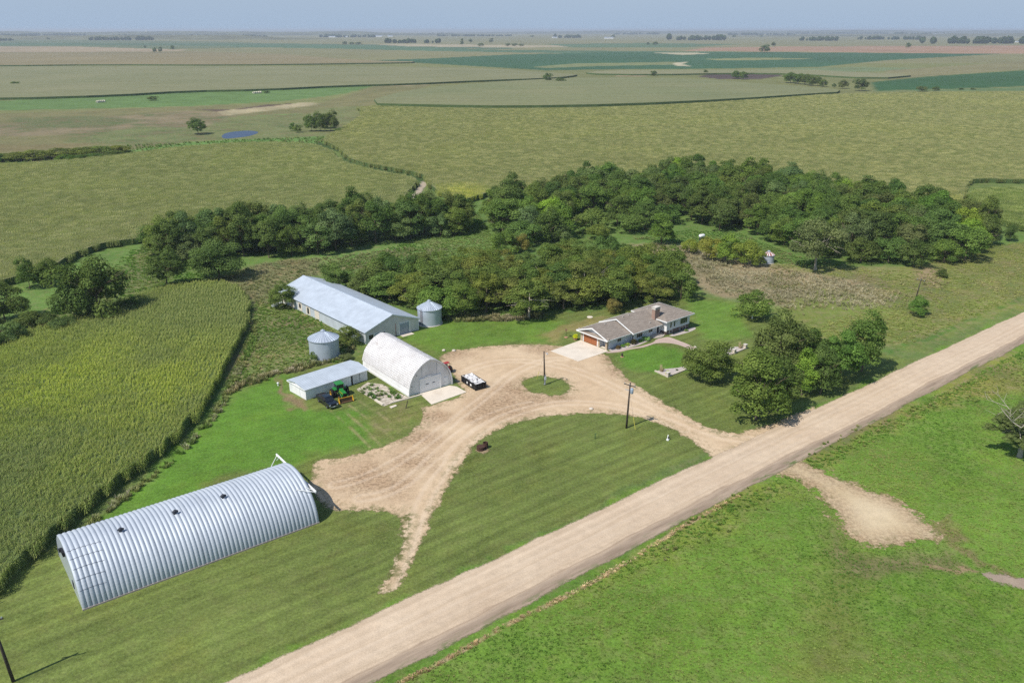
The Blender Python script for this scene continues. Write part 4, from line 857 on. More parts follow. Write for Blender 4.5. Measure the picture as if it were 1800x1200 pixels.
dt.scale = (1.5, 1.3, 1.08)

# --- marsh shrubs and far trees
for i, (px, py, hw, ty) in enumerate(((20, 283, 30, 267), (62, 281, 28, 264), (104, 277, 28, 260), (142, 275, 24, 259), (176, 271, 24, 257), (208, 268, 22, 256), (120, 284, 22, 272), (-20, 286, 30, 268), (160, 281, 26, 270), (200, 276, 22, 265))):
    ptree(px, py, ty, hw, 'bush', (1.25, 1.1, .85) if i < 6 else (.75, .9, .7), f'{ordinal(i)} low shrub of the olive thicket bank on the marsh at far left', name='marsh_shrub', cat='bush', group='shrubs of the marsh thicket')
FT = [(272, 93, 84, 3.2), (282, 93, 82, 3.4), (303, 88, 80, 4), (255, 85, 80, 2.5), (28, 150, 143, 8), (268, 177, 169, 9), (469, 164, 160, 6), (812, 81, 67, 3), (827, 76, 68, 3.5), (863, 76, 67, 4), (845, 82, 76, 6), (962, 144, 128, 8), (985, 145, 137, 11), (1148, 134, 124, 6), (1240, 130, 123, 5), (1293, 139, 125, 9), (1307, 140, 125, 9), (1389, 146, 127, 14), (1402, 148, 128, 12), (1414, 149, 129, 11), (1425, 151, 134, 10), (1437, 151, 135, 11), (1447, 153, 139, 8), (1466, 154, 147, 4), (1482, 156, 141, 10), (1513, 160, 138, 13), (1620, 161, 151, 10), (1645, 160, 152, 7), (1690, 158, 155, 5), (1710, 158, 155, 5), (1344, 93, 79, 10), (1359, 83, 73, 4), (1596, 85, 75, 5), (1139, 80, 74, 3), (1152, 80, 73, 5), (892, 82, 76, 5), (904, 82, 76, 6), (916, 82, 77, 5), (606, 79, 73, 5), (618, 79, 74, 5), (630, 79, 74, 6), (1078, 67, 61, 4), (1338, 66, 62, 3), (1290, 66, 62, 4), (1005, 66, 61, 4), (935, 66, 62, 4), (85, 70, 66, 3), (1578, 186, 184, 2)]
near_of = lambda px, py: ('before the horizon' if py < 84 else 'in the far fields' if py < 125 else 'by the middle fields' if py < 165 else 'in the hayfield')
for i, (px, py, ty, hw) in enumerate(FT[:-1]):
    third = 'left' if px < 600 else 'middle' if px < 1200 else 'right'; sib = [q for q in FT[:-1] if near_of(*q[:2]) == near_of(px, py) and (('left' if q[0] < 600 else 'middle' if q[0] < 1200 else 'right') == third)]
    sib.sort(); nth = ordinal(sib.index((px, py, ty, hw)))
    ptree(px, py, ty, hw, 'bush' if ty > py-2.2*hw else 'tall', 'dark', f'{nth} distant {"bush" if ty > py-1.4*hw else "tree"} from the left {near_of(px, py)}, {third} of view', name='distant_tree', group='scattered distant trees')
def treeline(x0, x1, py, ty, seed, dense=1.0):
    r = np.random.default_rng(seed); m = []; base = G((x0+x1)/2, py); xa, ya = G(x0, py); xb, yb = G(x1, py); h = max(HGT((x0+x1)/2, py, ty), 6)
    L = math.hypot(xb-xa, yb-ya); n = int(np.clip(L/(h*.35)*dense, 8, 160)); V = []; A = []
    for i in range(n):
        t = r.random(); cx, cy = xa+(xb-xa)*t, ya+(yb-ya)*t+r.uniform(-1, 1)*h*1.5; hh = h*r.uniform(.55, 1.05)*(.75+.4*vnoise(np.array([t*9]), np.array([seed]), 3)[0]); k = 90
        d = r.normal(size=(k, 3)); d /= np.linalg.norm(d, axis=1)[:, None]; p = d*np.array([hh*.45, hh*.45, hh*.5])*r.uniform(.75, 1.05, (k, 1))+np.array([cx, cy, hh*.52])
        t1 = np.cross(d+r.normal(0, .4, (k, 3)), r.normal(size=(k, 3))); t1 /= np.linalg.norm(t1, axis=1)[:, None]; t2 = np.cross(d, t1); s = hh*.16
        V.append(np.stack([p-t1*s-t2*s*.6, p+t1*s-t2*s*.8, p+t1*s*.8+t2*s, p-t1*s*.7+t2*s*.8], 1).reshape(-1, 3)); A.append(np.repeat(np.c_[np.full(k, r.random()*.6), r.random(k)*.5, np.zeros(k), np.ones(k)], 4, 0))
    V = np.concatenate(V); A = np.concatenate(A); V[:, 2] = np.maximum(V[:, 2], 0)
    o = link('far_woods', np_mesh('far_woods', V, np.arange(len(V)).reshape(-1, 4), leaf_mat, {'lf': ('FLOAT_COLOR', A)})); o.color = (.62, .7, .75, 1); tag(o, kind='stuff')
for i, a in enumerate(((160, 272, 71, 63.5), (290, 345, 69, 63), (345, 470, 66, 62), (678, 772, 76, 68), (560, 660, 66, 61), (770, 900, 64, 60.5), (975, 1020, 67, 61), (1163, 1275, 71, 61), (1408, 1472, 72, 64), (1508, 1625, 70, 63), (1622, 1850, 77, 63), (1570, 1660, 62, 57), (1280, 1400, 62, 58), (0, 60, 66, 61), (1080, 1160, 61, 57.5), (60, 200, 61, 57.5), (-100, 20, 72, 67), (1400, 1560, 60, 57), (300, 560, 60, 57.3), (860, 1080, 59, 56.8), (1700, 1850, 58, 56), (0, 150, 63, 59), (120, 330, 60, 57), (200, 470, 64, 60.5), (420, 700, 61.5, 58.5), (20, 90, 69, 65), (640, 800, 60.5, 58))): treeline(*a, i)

# ================================================================== BUILDINGS
galv = simple('galvanised_steel', (.56, .61, .68), .42, .55, .5, .07, .8)
galv_dark = simple('dark_steel', (.05, .055, .07), .6, .3)
white = simple('white_paint', (.78, .78, .77), .55, 0, .3, .05, .7)
white_old = simple('weathered_white', (.70, .69, .68), .8, 0, .2, .08, .6, dirt=(.52, .50, .48))
black = simple('black_plastic', (.012, .012, .014), .5)
glass = Nodes('window_glass'); glass.col((.015, .02, .027)); glass = glass.fin(.06, 0, .6)
concrete = simple('concrete', (.66, .58, .48), .9, 0, .15, .07, .5, dirt=(.54, .46, .37), bump=.004)
steel_wall = ribbed('steel_wall', (.50, .53, .57), 'X', .3, .5, .3, depth=.025)
rust = simple('rust', (.075, .042, .032), .95, 0, .1, .4, 3)
wood_pole = simple('pole_wood', (.075, .06, .05), .95, 0, .1, .3, 3)

# ---- big corrugated quonset in the foreground
A, B = np.array(G(145, 1072)), np.array(G(561, 918)); QL = float(np.linalg.norm(B-A)); QA = math.atan2(B[1]-A[1], B[0]-A[0]); QW, QH = 14.2, 6.0
qs = thing('quonset_shed', 'large silver corrugated steel arch shed in the foreground beside the corn', 'shed', A, QA)
def q_arc(t, off=0, x=0): return (x, QW/2-(QW/2+off)*math.cos(t), (QH+off)*math.sin(t)**.94)
NR = 54; per = QL/NR; V = []; nt_ = 44
prof = [(k/12, .155*math.sin(math.pi*k/12)**.7) for k in range(12)]
xs = [(i+a)*per for i in range(NR) for a, _ in prof]+[QL]; off = [h for i in range(NR) for _, h in prof]+[0]
for x, o_ in zip(xs, off): V += [q_arc(math.pi*j/nt_, o_, x) for j in range(nt_+1)]
ii = np.arange(len(V)).reshape(len(xs), nt_+1); f = np.stack([ii[:-1, :-1], ii[:-1, 1:], ii[1:, 1:], ii[1:, :-1]], -1).reshape(-1, 4)
shell = Nodes('arch_sheet_steel'); mp_n = shell.noise(.25, 4); st_n = shell.noise(1.2, 4, stretch=(1, .1, .1))
shell.col(shell.mix(shell.rng(mp_n, .3, .7, 0, 1), (.42, .46, .515), (.50, .54, .59))); shell.l(shell.mix(shell.rng(st_n, .55, .75, 0, .45), shell.p.inputs['Base Color'].links[0].from_socket, (.30, .33, .37)), shell.p.inputs['Base Color']); shell_m = shell.fin(.6, .2, .3)
link('roof_shell', np_mesh('quonset_shell', V, f, shell_m), qs)
b = MB()
for x0, x1 in ((.05, .17), (QL-.2, QL-.08)):
    pts = [q_arc(math.pi*j/36, -.03) for j in range(37)]; b.prism([(p[1], p[2]) for p in pts], x0, x1, 'x')
b.build('end_wall', galv, qs)
b = MB(); b.box(.0, QL, -.18, -.02, -.1, .22).box(0, QL, QW+.02, QW+.18, -.1, .22); b.build('foundation', simple('footing', (.45, .37, .33), .9), qs)
for i, fx in enumerate((.211, .43, .637)):        # roof vents just on the camera side of the ridge
    t = math.pi*.425; p = Vector(q_arc(t, .2, QL*fx)); n = Vector((0, -math.cos(t), math.sin(t)))
    b = MB(); b.tube([p-n*.1, p+n*.22], .2, 12); b.tube([p+n*.2+Vector((-.36, 0, .02)), p+n*.32+Vector((0, 0, .04)), p+n*.22+Vector((.4, -.05, -.02))], [.13, .24, .16], 10); b.build('roof_vent', galv_dark, qs, True)
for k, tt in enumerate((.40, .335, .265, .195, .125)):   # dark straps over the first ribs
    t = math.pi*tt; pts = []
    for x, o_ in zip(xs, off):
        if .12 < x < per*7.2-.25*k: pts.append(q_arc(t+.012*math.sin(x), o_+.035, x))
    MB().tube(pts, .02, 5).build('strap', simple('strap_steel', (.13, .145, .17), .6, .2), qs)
b = MB(); zr = 4.45; b.box(QL+.25, QL+.43, .9, 15.4, zr, zr+.32); b.build('door_track', white, qs, bevel=.02)
for y0, y1 in ((.9, 2.7), (15.3, 12.6)):
    b = MB(); b.tube([(QL+.34, y0+(.15 if y0 < 5 else -.15), zr+.1), (QL-1.9, y1, q_arc(math.acos(max(-1, min(1, (QW/2-y1)/(QW/2)))), .22)[2])], .055, 6)
    b.tube([(QL+.34, (y0*.6+y1*.4), zr+.1), (QL-.6, y1*.9+y0*.1, zr+.55)], .05, 6); b.build('track_brace', white, qs)
dl = MB(); dl.box(QL-.05, QL+.06, 2.2, 7.05, .05, zr).box(QL-.05, QL+.06, 7.15, 12, .05, zr); dl.build('sliding_door', ribbed('door_steel', (.55, .58, .63), 'Y', .25), qs)
b = MB(); b.box(-.25, .04, 6.2, 7.6, 4.5, 5.1).box(-.4, .02, 7.9, 8.4, 4.3, 4.7); b.build('gable_fan', black, qs)
b = MB(); b.box(-.03, .045, 3.6, 4.4, 1.0, 2.0); b.build('wall_hatch', galv_dark, qs)

# ---- white arch-roofed barn with shingles
A, B = np.array(G(719, 697)), np.array(G(794, 675)); BW = float(np.linalg.norm(B-A)); BA = math.atan2(B[1]-A[1], B[0]-A[0]); BL, BH = 19.2, 6.7
ab = thing('arched_barn', 'white arch-roofed barn with worn white shingles and a wide overhead door', 'barn', A, BA)
def b_arc(t, o_=0):
    s = math.sin(t); return (BW/2-(BW/2+o_)*math.cos(t), (BH+o_)*(s**.9*.93+.07*max(0, 1-abs(t-math.pi/2)/.55)))
q = Nodes('worn_shingles'); uv = q.n('ShaderNodeUVMap').outputs[0]; br = q.n('ShaderNodeTexBrick'); q.l(uv, br.inputs['Vector'])
br.inputs['Scale'].default_value = 1; br.inputs['Brick Width'].default_value = .62; br.inputs['Row Height'].default_value = .44; br.inputs['Mortar Size'].default_value = .055; br.inputs['Mortar Smooth'].default_value = .4
br.inputs['Color1'].default_value = (.74, .72, .71, 1); br.inputs['Color2'].default_value = (.62, .60, .595, 1); br.inputs['Mortar'].default_value = (.34, .32, .31, 1)
wr = q.noise(.28, 5, uv, .65); bc = q.mix(q.rng(q.noise(.7, 5, uv, .7), .38, .62, .1, .9), br.outputs['Color'], (.66, .64, .63)); c = q.mix(q.rng(wr, .42, .66, 0, .55), bc, (.47, .44, .42)); st_ = q.noise(2.2, 4, uv, .7, stretch=(1, .3, 1)); c = q.mix(q.rng(st_, .55, .75, 0, .5), c, (.36, .33, .31))
c = q.mix(q.rng(q.noise(.5, 5, uv, .7), .60, .66, 0, .35), c, (.27, .21, .17))
q.col(c); q.bump(br.outputs['Fac'], .9, -.05); sh_m = q.fin(.9, 0, .15)
N_ = 44; b = MB(); pts = [b_arc(math.pi*j/N_, .12) for j in range(N_+1)]; arc = [0]
for j in range(N_): arc.append(arc[-1]+math.dist(pts[j], pts[j+1]))
j0 = next(j for j in range(N_) if pts[j][1] > 1.15); ny = 30
rag = [[.02*math.sin(j*7.3+i*3.1)+random.uniform(-.025, .025) for i in range(ny+1)] for j in range(N_+1)]
for j in range(j0, N_-j0):
    for i in range(ny):
        y0, y1 = -.22+(BL+.44)*i/ny, -.22+(BL+.44)*(i+1)/ny
        P_ = lambda jj, ii_, yy: (pts[jj][0]+rag[jj][ii_]*-math.cos(math.pi*jj/N_), yy, pts[jj][1]+rag[jj][ii_]*math.sin(math.pi*jj/N_))
        b.face([P_(j, i, y0), P_(j+1, i, y0), P_(j+1, i+1, y1), P_(j, i+1, y1)], [(y0, arc[j]), (y0, arc[j+1]), (y1, arc[j+1]), (y1, arc[j])])
b.build('roof', sh_m, ab)
b = MB(); wl = [b_arc(math.pi*j/N_, .02) for j in range(N_+1)]
b.prism(wl[:j0+3]+[(p[0]+.2, p[1]) for p in wl[:j0+3]][::-1], 0, BL, 'y'); b.prism([(p[0], p[1]) for p in wl[::-1][:j0+3]]+[(p[0]-.2, p[1]) for p in wl[::-1][:j0+3]][::-1], 0, BL, 'y')
b.build('side_wall', white_old, ab)
b = MB(); b.box(-.14, .0, -.1, BL, -.1, .45).box(BW, BW+.14, -.1, BL, -.1, .45); b.build('foundation', white_old, ab)
b = MB(); ew = [b_arc(math.pi*j/36, -.06) for j in range(37)]; b.prism(ew, .06, .2, 'y').prism(ew, BL-.2, BL-.06, 'y'); b.build('end_wall', white_old, ab)
tr = MB(); ro = [b_arc(math.pi*j/40, .16) for j in range(41)]; ri = [b_arc(math.pi*j/40, -.1) for j in range(41)]
for j in range(40):
    for y0, y1 in ((-.28, -.2),): tr.hexa([(*ri[j][:1], y0, ri[j][1]), (ri[j+1][0], y0, ri[j+1][1]), (ri[j+1][0], y1, ri[j+1][1]), (ri[j][0], y1, ri[j][1]), (ro[j][0], y0, ro[j][1]), (ro[j+1][0], y0, ro[j+1][1]), (ro[j+1][0], y1, ro[j+1][1]), (ro[j][0], y1, ro[j][1])])
tr.build('gable_trim', white_old, ab)
d = MB(); d.box(2.75, 7.3, -.03, .04, .02, 2.85)
for k in range(1, 5): d.box(2.78, 7.27, -.05, -.028, k*.57-.012, k*.57+.012)
od = d.build('overhead_door', white, ab)
b = MB(); b.box(3.9, 4.6, -.07, -.052, 1.55, 1.68).box(5.5, 6.1, -.07, -.052, 1.55, 1.68); b.build('handle', black, od)
b = MB(); b.box(2.55, 2.74, -.08, .05, 0, 3.05).box(7.31, 7.55, -.12, .05, 0, 3.05).box(2.75, 7.30, -.08, .05, 2.86, 3.08); b.build('door_frame', white, ab)
b = MB(); b.box(3.7, 5.3, -.06, .05, 3.12, 3.28).box(4.3, 6.0, -.05, .05, 3.28, 3.36); b.build('peeling_board', white, ab)
b = MB(); b.box(3.15, 3.21, .02, .055, 3.1, 5.6).box(6.62, 6.68, .02, .055, 3.1, 5.9); b.build('wall_seam', simple('seam_grey', (.4, .4, .42)), ab)
sd_ = MB().box(8.35, 9.25, .0, .055, .05, 1.95).build('side_door', white, ab); MB().box(8.45, 8.55, -.04, -.002, .9, 1.0).build('handle', black, sd_)
for x, z in ((.75, 1.9), (1.9, 4.0)): MB().lathe([(.09, 0), (.09, .08)], (0, 0), 8).build('wall_lamp', black, ab).location = (x, -.08, z)

# ---- long metal barn
A, B = np.array(G(643.3, 605)), np.array(G(737.5, 580.8)); LW = 14.8; LA = R(41.3); LL, LE, LR = 42.6, 3.15, 5.75
lb = thing('long_barn', 'long grey metal barn with a pale blue-grey gable roof behind the arched barn', 'barn', A, LA)
roof_m = ribbed('pale_steel_roof', (.49, .54, .60), 'Y', .6, .5, .2, depth=.02, dirt=(.43, .48, .53))
b = MB(); ov = .45
def roof_slab(b, x0, z0, x1, z1, y0, y1, th=.12):
    b.hexa([(x0, y0, z0-th), (x1, y0, z1-th), (x1, y1, z1-th), (x0, y1, z0-th), (x0, y0, z0), (x1, y0, z1), (x1, y1, z1), (x0, y1, z0)])
sl_ = (LR-LE)/(LW/2)
roof_slab(b, -ov, LE-ov*sl_, LW/2, LR, -.4, LL+.4); roof_slab(b, LW/2, LR, LW+ov, LE-ov*sl_, -.4, LL+.4); rf = b.build('roof', roof_m, lb)
b = MB(); b.hexa([(LW/2-.25, -.45, LR-.06), (LW/2+.25, -.45, LR-.06), (LW/2+.25, LL+.45, LR-.06), (LW/2-.25, LL+.45, LR-.06), (LW/2-.2, -.45, LR+.03), (LW/2+.2, -.45, LR+.03), (LW/2+.2, LL+.45, LR+.03), (LW/2-.2, LL+.45, LR+.03)]); b.build('ridge_cap', simple('ridge_steel', (.66, .71, .77), .4, .4), rf)
b = MB(); 
for x0, z0, x1, z1 in ((-ov, LE-ov*sl_, LW/2, LR), (LW/2, LR, LW+ov, LE-ov*sl_)): b.hexa([(x0, -.46, z0-.26), (x1, -.46, z1-.26), (x1, -.402, z1-.26), (x0, -.402, z0-.26), (x0, -.46, z0+.02), (x1, -.46, z1+.02), (x1, -.402, z1+.02), (x0, -.402, z0+.02)])
b.build('gable_trim', simple('trim_steel', (.68, .72, .78), .5, .2), lb)
b = MB(); b.prism([(.0, 0), (LW, 0), (LW, LE-.14), (LW/2, LR-.16), (0, LE-.14)], 0, .15, 'y').prism([(0, 0), (LW, 0), (LW, LE-.14), (LW/2, LR-.16), (0, LE-.14)], LL-.15, LL, 'y'); b.build('end_wall', ribbed('taupe_wall', (.62, .59, .58), 'X', .3, .7, 0, depth=.02), lb)
b = MB(); b.box(0, .15, .15, LL-.15, 0, LE-.15).box(LW-.15, LW, .15, LL-.15, 0, LE-.15); b.build('side_wall', ribbed('blue_grey_wall', (.52, .56, .60), 'Y', .3, .6, .2, depth=.02), lb)
b = MB(); b.box(-.06, .1, -.06, .1, 0, LE-.2).box(LW-.1, LW+.06, -.06, .1, 0, LE-.2); b.build('corner_trim', white, lb)
cream = simple('cream_panel', (.62, .56, .47), .8, 0, .2, .15, 2)
for i, (y0, y1) in enumerate(((21.5, 23.8), (26, 28.2), (30.4, 32.4), (34.6, 36.6), (38.6, 41.4))):
    p_ = MB().box(-.04, -.003, y0, y1, .3, LE-.35).build('wall_panel', cream, lb)
    if i in (1, 2, 4): MB().box(-.07, -.043, (y0+y1)/2-.4, (y0+y1)/2+.5, .5 if i == 1 else 1.0, 2.1).build('window', glass, p_)
for x in (1.45, 3.1, 4.7):
    w_ = MB().box(x-.75, x+.75, -.05, -.003, .8, 2.1).build('window', white, lb); MB().box(x-.6, x+.6, -.075, -.053, .92, 1.98).build('pane', glass if x != 3.1 else simple('pale_pane', (.35, .42, .48)), w_)
b = MB(); b.box(9.15, 12.35, -.06, -.003, .02, 3.0); fr = b.build('door_frame', white, lb)
b = MB(); b.box(9.4, 12.1, -.1, -.064, .05, 2.8)
for k in range(1, 5): b.box(9.4, 12.1, -.115, -.102, k*.55-.015, k*.55+.015)
b.build('overhead_door', simple('slate_door', (.30, .34, .39), .6), lb)
tag(MB().box(9.2, 12.4, -1.7, -.12, -.1, .07).build('concrete_apron', concrete), 'pale concrete step in front of the long barn overhead door', 'slab').matrix_world = lb.matrix_world @ Matrix.Identity(4)
bpy.context.view_layer.update(); bpy.data.objects['concrete_apron'].matrix_world = Matrix.Translation((A[0], A[1], 0)) @ Matrix.Rotation(LA, 4, 'Z')

# ---- low white shed by the tractor
A, B = np.array(G(538.5, 703)), np.array(G(646, 667)); SA = math.atan2(B[1]-A[1], B[0]-A[0]); SL = float(np.linalg.norm(B-A)); SWd = 6.2
ls = thing('low_shed', 'low white metal shed with a pale flat-pitched roof beside the tractor', 'shed', A, SA)
ws = ribbed('white_ribbed_wall', (.76, .79, .82), 'X', .28, .6, .1, depth=.02)
b = MB(); b.prism([(0, 0), (SWd, 0), (SWd, 2.35), (SWd*.55, 2.75), (0, 2.2)], 0, .12, 'x').prism([(0, 0), (SWd, 0), (SWd, 2.35), (SWd*.55, 2.75), (0, 2.2)], SL-.12, SL, 'x'); b.build('end_wall', ribbed('white_end_wall', (.78, .79, .80), 'Y', .28, .6, .1, depth=.02), ls)
b = MB(); b.box(.12, SL-.12, 0, .12, 0, 2.18).box(.12, SL-.12, SWd-.12, SWd, 0, 2.3); b.build('side_wall', ws, ls)
b = MB()
def yslab(y0, z0, y1, z1, x0, x1, th=.1): b.hexa([(x0, y0, z0-th), (x1, y0, z0-th), (x1, y1, z1-th), (x0, y1, z1-th), (x0, y0, z0), (x1, y0, z0), (x1, y1, z1), (x0, y1, z1)])
yslab(-.3, 2.27, SWd*.55, 2.87, -.3, SL+.3); yslab(SWd*.55, 2.87, SWd+.3, 2.42, -.3, SL+.3); rf = b.build('roof', ribbed('shed_roof_steel', (.52, .57, .62), 'X', .5, .5, .2, depth=.025), ls)
b = MB(); b.box(-.31, SL+.31, -.36, -.302, 2.12, 2.29).box(-.36, -.312, -.36, SWd+.3, 2.16, 2.34); b.build('fascia', white, rf)
sdr = MB().box(SL-3.6, SL-.25, -.1, -.003, .12, 2.05).build('sliding_door', simple('door_grey', (.56, .58, .6), .6), ls); MB().box(SL-1.95, SL-1.88, -.125, -.102, .12, 2.05).build('door_seam', galv_dark, sdr)
MB().box(SL-3.95, SL-3.62, -.03, -.003, .02, 2.1).build('door_gap', black, ls)
b = MB(); b.box(-.06, -.003, 2.2, 4.9, .1, 2.1).box(-.075, -.062, 3.5, 3.56, .1, 2.1); b.build('end_door', white, ls)

# ---- grain bins
def grain_bin(label, c, rad, he, hc, rot, roof, ladder=True, name='grain_bin', cap=True):
    t = thing(name, label, 'grain bin', c, rot); b = MB(); pr_ = []
    n = int(he/.16)
    for i in range(n+1): pr_.append((rad+(.018 if i % 2 else -.012), he*i/n))
    q = MATS.get('bin_steel')
    b.lathe(pr_, n=64).build('wall', simple('bin_steel', (.42, .47, .54), .45, .2, .5, .10, .9), t, True)
    b = MB(); nn = 32
    for j in range(nn):
        a0_, a1_, am = [2*math.pi*(j+k)/nn for k in (0, 1, .12)]
        P_ = lambda a, r, z: (r*math.cos(a), r*math.sin(a), z)
        if True:
            e0, e1 = rad+.16, .42
            b.face([P_(am, e0, he-.06), P_(a1_, e0, he-.06), P_(a1_, e1, he+hc), P_(am, e1, he+hc)])
            b.hexa([P_(a0_, e0, he-.06), P_(am, e0, he-.06), P_(am, e1, he+hc), P_(a0_, e1, he+hc), P_(a0_, e0, he+.03), P_(am, e0, he+.03), P_(am, e1, he+hc+.05), P_(a0_, e1, he+hc+.05)])
    r_ = b.build('roof', roof if not isinstance(roof, tuple) else None, t)
    if isinstance(roof, tuple):
        for m_ in roof: r_.data.materials.append(m_)
        for p in r_.data.polygons:
            sector = int((math.atan2(p.center.y, p.center.x) % 6.283)/6.283*nn); p.material_index = 1 if (sector*7919+3) % 5 in (0, 1, 3) else 0
    MB().lathe([(rad+.19, he-.14), (rad+.19, he-.02), (rad+.05, he+.0)], n=48, caps=False).build('eave_ring', galv, t)
    if cap: MB().lathe([(.5, he+hc-.03), (.5, he+hc+.2), (.2, he+hc+.36), (.06, he+hc+.45)], n=20).build('roof_cap', galv, t)
    if ladder:
        b = MB()
        for s in (-.25, .25): b.box(rad+.14, rad+.19, s-.03, s+.03, .4, he+.1)
        for k in range(int(he/.35)): b.box(rad+.14, rad+.18, -.25, .25, .6+k*.35, .65+k*.35)
        b.build('ladder', simple('ladder_rust', (.11, .065, .05), .8), t)
    MB().lathe([(rad+.22, -.1), (rad+.22, .12)], n=40).build('base_ring', concrete, t); return t
rfm = simple('bin_roof_steel', (.56, .61, .67), .42, .5, .5, .08, .6)
bx, by = G(572, 636); d_ = math.hypot(bx, by); grain_bin('round silver grain bin with a conical roof left of the arched barn', (bx+bx/d_*3.3, by+by/d_*3.3), 3.25, 4.55, 1.45, R(150), rfm, False)
bx, by = G(756, 575); d_ = math.hypot(bx, by); grain_bin('silver grain bin with a ladder against the trees at the long barn corner', (bx+bx/d_*3, by+by/d_*3), 2.95, 4.2, 1.5, R(235), rfm, True)
bx, by = G(1351, 464); d_ = math.hypot(bx, by); grain_bin('small old grain bin with a rusty red and white striped roof by the hedge', (bx+bx/d_*1.5-.3, by+by/d_*1.5), 1.75, 2.7, .85, R(20), (simple('faded_white_metal', (.72, .70, .70), .7), simple('rust_red_metal', (.28, .09, .07), .85)), False)

# ---- the house
HA = R(40); H0 = (21.5, 174.4)
ho = thing('house', 'long grey-roofed farmhouse with an attached garage and a brick chimney', 'house', H0, HA)
q = Nodes('asphalt_shingles'); nn_ = q.noise(6, 3, rough=.7); n2_ = q.noise(.5, 4)
wv = q.n('ShaderNodeTexBrick'); wv.inputs['Scale'].default_value = 1; wv.inputs['Brick Width'].default_value = .9; wv.inputs['Row Height'].default_value = .26; wv.inputs['Mortar Size'].default_value = .02; wv.inputs['Color1'].default_value = (.25, .208, .172, 1); wv.inputs['Color2'].default_value = (.32, .272, .228, 1); wv.inputs['Mortar'].default_value = (.155, .13, .11, 1); q.l(q.pos('Object'), wv.inputs['Vector'])
q.col(q.mix(1.0, wv.outputs['Color'], q.math('ADD', q.rng(nn_, .3, .7, .85, 1.15), q.rng(n2_, .3, .7, -.08, .08)), 'MULTIPLY')); q.bump(nn_, .4, .02); roof_g = q.fin(.92, 0, .15)
q = Nodes('lap_siding'); wv = q.n('ShaderNodeTexWave', wave_type='BANDS', bands_direction='Z', wave_profile='SAW'); wv.inputs['Scale'].default_value = .314/.2; q.l(q.pos('Object'), wv.inputs[0])
q.col(q.mix(q.rng(q.noise(.6, 3), .3, .7, 0, 1), (.58, .62, .67), (.63, .67, .72))); q.bump(wv.outputs['Fac'], .7, .02); siding = q.fin(.65, 0, .25)
def brickwork(name, c1, c2, mo, w=.3, h=.1):
    q = Nodes(name); br = q.n('ShaderNodeTexBrick'); br.inputs['Scale'].default_value = 1; br.inputs['Brick Width'].default_value = w; br.inputs['Row Height'].default_value = h; br.inputs['Mortar Size'].default_value = .012
    for k_, c_ in (('Color1', c1), ('Color2', c2), ('Mortar', mo)): br.inputs[k_].default_value = (*c_, 1)
    g_ = q.n('ShaderNodeMapping'); cmb = q.n('ShaderNodeCombineXYZ'); sp = q.n('ShaderNodeSeparateXYZ'); q.l(q.pos('Object'), sp.inputs[0]); q.l(q.math('ADD', sp.outputs[0], sp.outputs[1]), cmb.inputs[0]); q.l(sp.outputs[2], cmb.inputs[1]); q.l(cmb.outputs[0], br.inputs['Vector'])
    q.col(br.outputs['Color']); q.bump(br.outputs['Fac'], .5, -.01); return q.fin(.9, 0, .15)
brick = brickwork('chimney_brick', (.34, .20, .145), (.26, .15, .11), (.40, .34, .30)); dark_brick = brickwork('dark_brick', (.18, .13, .11), (.13, .095, .08), (.2, .17, .15)); tan_stone = brickwork('tan_stone', (.50, .40, .28), (.38, .29, .20), (.42, .37, .30), .35, .2)
# roofs: ridge runs along the house (x); eaves at y0 and y1
def gable(name, x0, x1, y0, y1, ze, zr, parent, hole=None):
    ym = (y0+y1)/2; b = MB(); th = .16
    b.hexa([(x0, y0, ze-th), (x1, y0, ze-th), (x1, ym, zr-th), (x0, ym, zr-th), (x0, y0, ze), (x1, y0, ze), (x1, ym, zr), (x0, ym, zr)])
    b.hexa([(x0, ym, zr-th), (x1, ym, zr-th), (x1, y1, ze-th), (x0, y1, ze-th), (x0, ym, zr), (x1, ym, zr), (x1, y1, ze), (x0, y1, ze)])
    return b.build(name, roof_g, parent)
g_e, g_r = 2.62, 4.35
gr_ = gable('garage_roof', -.75, 7.4, -.85, 9.15, g_e, g_r, ho)
mr_ = gable('main_roof', 6.85, 17.2, -1.75, 9.3, 2.78, 4.95, ho)
def fascia(b, x0, x1, y0, y1, ze, zr, xa):
    ym = (y0+y1)/2; h = .27
    for ya, za, yb, zb in ((y0, ze, ym, zr), (ym, zr, y1, ze)): b.hexa([(xa, ya, za-h), (xa+.07, ya, za-h), (xa+.07, yb, zb-h), (xa, yb, zb-h), (xa, ya, za+.02), (xa+.07, ya, za+.02), (xa+.07, yb, zb+.02), (xa, yb, zb+.02)])
b = MB(); fascia(b, 0, 0, -.85, 9.15, g_e, g_r, -.83); b.box(-.75, 6.84, -.93, -.853, g_e-.2, g_e+.0).box(-.75, 6.84, 9.153, 9.23, g_e-.2, g_e); b.build('fascia', white, gr_)
b = MB(); fascia(b, 0, 0, -1.75, 9.3, 2.78, 4.95, 6.77); b.box(6.85, 16.9, -1.83, -1.753, 2.56, 2.78).box(6.85, 17.2, 9.303, 9.38, 2.56, 2.78); b.build('fascia', white, mr_)
b = MB(); b.prism([(-.55, g_e-.16), (8.85, g_e-.16), (4.15, g_r-.2)], -.02, .1, 'x'); b.build('gable_wall', siding, ho)
# little roof skirt across the garage front
b = MB(); b.hexa([(-.80, -.8, g_e-.25), (-.02, -.8, g_e-.2), (-.02, 9.1, g_e-.2), (-.80, 9.1, g_e-.25), (-.80, -.8, g_e-.1), (-.03, -.8, g_e+.36), (-.03, 9.1, g_e+.36), (-.80, 9.1, g_e-.1)]); sk = b.build('roof_skirt', roof_g, ho); MB().box(-.86, -.803, -.8, 9.1, g_e-.3, g_e-.08).build('fascia', white, sk)
